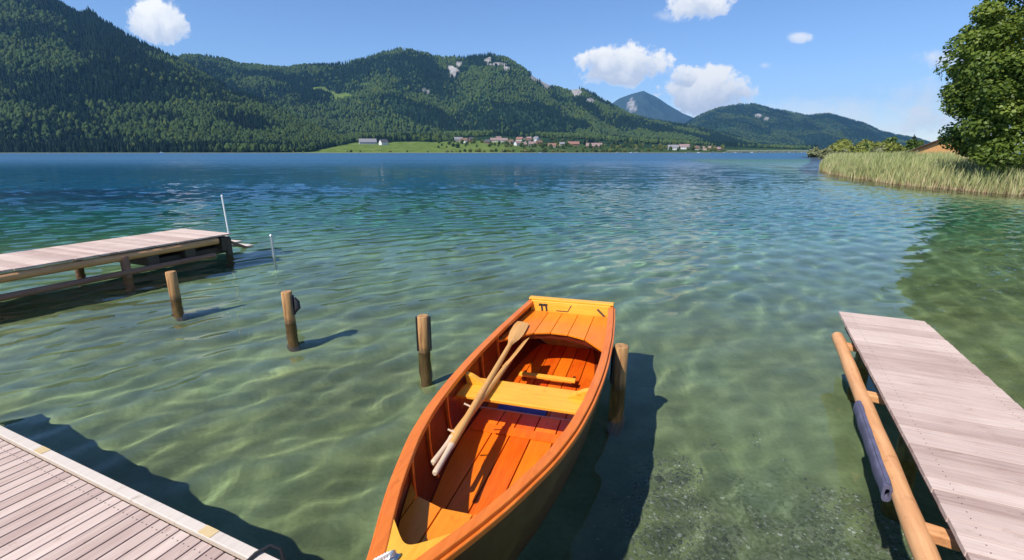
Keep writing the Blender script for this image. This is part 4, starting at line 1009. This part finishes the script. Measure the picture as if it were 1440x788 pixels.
def reeds():
    n = 52000
    y = 9 + 110 * rng.random(n) ** 1.7; e = np.where(y < 24, 29.5 + (24 - y) * .35, spit_edge(y))
    depth = rng.random(n) ** 1.5 * np.interp(y, [0, 30, 60, 120], [9, 12, 16, 30]) - .5 + .8 * (fbm(y * .35, y * 0, 3) - .5)
    x = e + depth; kp = x / y < 1.5
    x, y, depth = x[kp], y[kp], depth[kp]; n = len(x)
    h0 = np.interp(depth, [-1, 0, 3, 12, 30], [-.25, -.1, .12, .4, .6])
    ht = rng.uniform(.75, 1.85, n) ** 1.05 * (.72 + .5 * fbm(x * .25, y * .25, 3)) * sstep(-1.2, 1.6, depth + .8)
    ht = ht * np.interp(y, [20, 34, 60, 110], [1.05, 1.0, 1.15, 1.2])
    az = rng.random(n) * 6.28; wdt = rng.uniform(.012, .026, n) * np.interp(y, [20, 110], [1, 2.4]); lean = rng.uniform(.03, .30, n) * ht; la_ = rng.normal(.4, 1.3, n)
    lv = np.array([0, .35, .7, 1.]); V = np.zeros((n, 4, 2, 3)); 
    for i, q in enumerate(lv):
        cx = x + np.cos(la_) * lean * q ** 2.2; cy_ = y + np.sin(la_) * lean * q ** 2.2; cz = h0 + ht * q * (1 - .08 * q)
        ww = wdt * (1 - .85 * q ** 2) * (1 if i else .6)
        V[:, i, 0] = np.stack([cx - np.cos(az) * ww, cy_ - np.sin(az) * ww, cz], -1); V[:, i, 1] = np.stack([cx + np.cos(az) * ww, cy_ + np.sin(az) * ww, cz], -1)
    f = np.array([[0, 1, 3, 2], [2, 3, 5, 4], [4, 5, 7, 6]]); Fq = (np.arange(n)[:, None, None] * 8 + f[None]).reshape(-1, 4)
    hue = np.repeat(np.clip(fbm(x * .2, y * .2, 3) * .8 + rng.normal(.1, .27, n), 0, 1), 3)
    lev = np.tile(np.array([.1, .5, .9]), n)
    m = Mat('reed_blades')
    low = m.ramp(m.attr('hue'), [(0, (.24, .17, .085)), (.5, (.44, .33, .17)), (1, (.62, .49, .29))]); up_ = m.ramp(m.attr('hue'), [(0, (.11, .15, .04)), (.35, (.24, .28, .085)), (.7, (.36, .37, .14)), (1, (.52, .46, .24))])
    m.base(m.mix(m.ramp(m.attr('lev'), [(.15, (0, 0, 0)), (.6, (1, 1, 1))]), low, up_)); m.setp(Roughness=.7)
    return np_mesh('reed_bed', V.reshape(-1, 3), Fq, m.m, False, {'hue': ('FACE', 'FLOAT', hue), 'lev': ('FACE', 'FLOAT', lev)})
rb_ = reeds(); tag(rb_, 'tall straw and green reeds along the right shore', 'reeds', kind='stuff')

def big_tree(x, y, z, RX, HT, label):
    o = thing('broadleaf_tree', (x, y, z), 0, label, 'tree')
    g = np.random.default_rng(5)
    mb = MB(); mb.tube([(0, 0, -.3), (.05, 0, 1.5), (-.1, .1, 4), (.1, 0, 8), (0, 0, HT * .8)], [.55, .42, .34, .2, .05], 12); mb.build('trunk', M['bark'], o, smooth=True)
    cen = []
    K = 210
    while len(cen) < K:
        p = g.uniform(-1, 1, 3); r_ = np.linalg.norm(p)
        if r_ > 1 or r_ < .35: continue
        cen.append(p)
    while len(cen) < K + 70:
        a_ = g.random() * 6.283; q_ = .35 + .65 * g.random() ** .5; cen.append(np.array([math.cos(a_) * q_, math.sin(a_) * q_, -.15 - .8 * g.random()]) * .97 * np.array([1, 1, 1]))
    K = len(cen); cen = np.array(cen); wide = np.arange(K) >= K - 70
    zc, rz = HT * .5 + .3, HT * .5
    hr = np.sqrt(np.maximum(1e-3, 1 - cen[:, 2] ** 2)); flare = np.where((cen[:, 2] < 0) & ~wide, np.minimum(1 / hr, 2.6) * .97, 1.)
    C = cen * np.array([RX, RX, rz]) * .90; C[:, 0] *= flare; C[:, 1] *= flare; C[:, 2] += zc
    mb = MB()
    for c in C[::3]:
        b = Vector((0, 0, max(1.2, c[2] * .55))); t_ = Vector(c); mid = b.lerp(t_, .5) + Vector((0, 0, .5)); mb.tube([b, mid, t_], [.11, .07, .02], 6)
    mb.build('limbs', M['bark'], o, smooth=True)
    nl = 150000; idx = g.integers(0, K, nl); cr = g.uniform(.75, 1.5, K)
    d = g.normal(0, 1, (nl, 3)); d /= np.linalg.norm(d, axis=1)[:, None]; d[:, 2] = d[:, 2] * .75
    p = C[idx] + d * (g.random(nl) ** .35 * cr[idx])[:, None]
    p[:, 2] = np.maximum(p[:, 2], .25 + g.random(nl) * .4)
    out = d + np.array([0, 0, .9]); out /= np.linalg.norm(out, axis=1)[:, None]
    out = out + g.normal(0, .55, (nl, 3)); out /= np.linalg.norm(out, axis=1)[:, None]
    a = np.cross(out, g.normal(0, 1, (nl, 3))); a /= np.linalg.norm(a, axis=1)[:, None]; b = np.cross(out, a)
    s = g.uniform(.07, .15, nl)[:, None]
    V = np.stack([p - a * s, p + b * s * .75 - a * s * .1, p + a * s * 1.1, p - b * s * .75 - a * s * .1], 1).reshape(-1, 3)
    np_mesh('crown', V, np.arange(nl * 4).reshape(-1, 4), leafmat('maple_leaves', [(0, (.070, .115, .016)), (.6, (.165, .225, .034)), (1, (.29, .35, .065))], .36), False, {'rnd': ('FACE', 'FLOAT', np.clip(g.random(K)[idx] * .5 + g.random(nl) * .5, 0, 1))}, o)
    return o
big_tree(34.6, 31.5, .25, 7.0, 17.5, 'large dense green broadleaf tree standing behind the reeds at the right edge')
# hut gable behind the tree
hx, hy = ta(1337) * 78, 78.
hut = thing('wooden_hut', (hx, hy, .6), -.88, 'small hut with orange gable boards and dark brown roof behind the reeds', 'hut')
wd, ht, rh, dp = 11., 1.55, 2.6, 9.
mb = MB(); pr_ = [(-wd / 2, -.3), (wd / 2, -.3), (wd / 2, ht), (0, ht + rh), (-wd / 2, ht)]
mb.prism([Vector((p, dp, q)) for p, q in pr_], [Vector((p, 0, q)) for p, q in pr_]); mb.build('wall', wood('gable_boards', (.42, .20, .07), (.68, .36, .13), stretch=(4, 4, .6), var=.3), hut)
mb = MB()
for sg in (-1, 1):
    q = [Vector((sg * (wd / 2 + .7), -.6, ht - .38)), Vector((sg * (wd / 2 + .7), dp + .4, ht - .38)), Vector((0, dp + .4, ht + rh + .02)), Vector((0, -.6, ht + rh + .02))]
    q = [p + Vector((0, 0, .16)) for p in q]; dn = [p - Vector((0, 0, .14)) for p in q]; mb.prism(q if sg > 0 else q[::-1], dn if sg > 0 else dn[::-1])
mb.build('roof', M_plain('hut_roof', (.09, .055, .04)), hut)
mb = MB(); mb.box((-1.2, -.03, .65), (.9, .05, .8)); mb.build('window', M['window_glass'], hut)
# bushes on the far part of the spit
for i in range(42):
    u = 1148 + i * 3.9 + random.uniform(-3, 3); y = random.uniform(205, 235) if u < 1165 else random.uniform(140, 235)
    kd = random.choice(['grey_willow', 'grey_willow', 'grey_willow', 'yellow_green_tree', 'yellow_green_tree', 'round_tree'] if u > 1165 else ['grey_willow'])
    sc_ = random.uniform(.75, 1.25) * y / 220 * (1.0 if u > 1165 else .8)
    plant(kd, ta(u) * y, y, -.6, sc_, {'grey_willow': 'grey green willow bush on the low spit beyond the reeds', 'yellow_green_tree': 'yellow green bushy tree on the low spit beyond the reeds', 'round_tree': 'mid green round tree on the low spit beyond the reeds'}[kd], 'bushes on the low spit')
for u, y, s_, lab in ((1282, 190, 1.15, 'tallest slim dark tree rising above the bushes on the spit'), ):
    o = plant('dark_fir', ta(u) * y, y, .3, .55, lab, None)
HAZE = 1
if HAZE:
    mb = MB(); mb.box((0, 4700, 480), (16000, 10400, 1100)); hz = mb.build('haze', []); tag(hz, kind='stuff')
    hm = bpy.data.materials.new('haze_air'); hm.use_nodes = True; nt = hm.node_tree; nt.nodes.clear()
    o_ = nt.nodes.new('ShaderNodeOutputMaterial'); pv = nt.nodes.new('ShaderNodeVolumePrincipled'); pv.inputs['Density'].default_value = 6e-5
    pv.inputs['Color'].default_value = (.24, .58, 1., 1); pv.inputs['Anisotropy'].default_value = .2
    nt.links.new(pv.outputs[0], o_.inputs['Volume']); hz.data.materials.append(hm)

cy = sc.cycles
cy.use_denoising = True; cy.max_bounces = 8; cy.transmission_bounces = 6; cy.transparent_max_bounces = 8
cy.caustics_refractive = True; cy.caustics_reflective = False; cy.blur_glossy = .5; cy.sample_clamp_indirect = 6
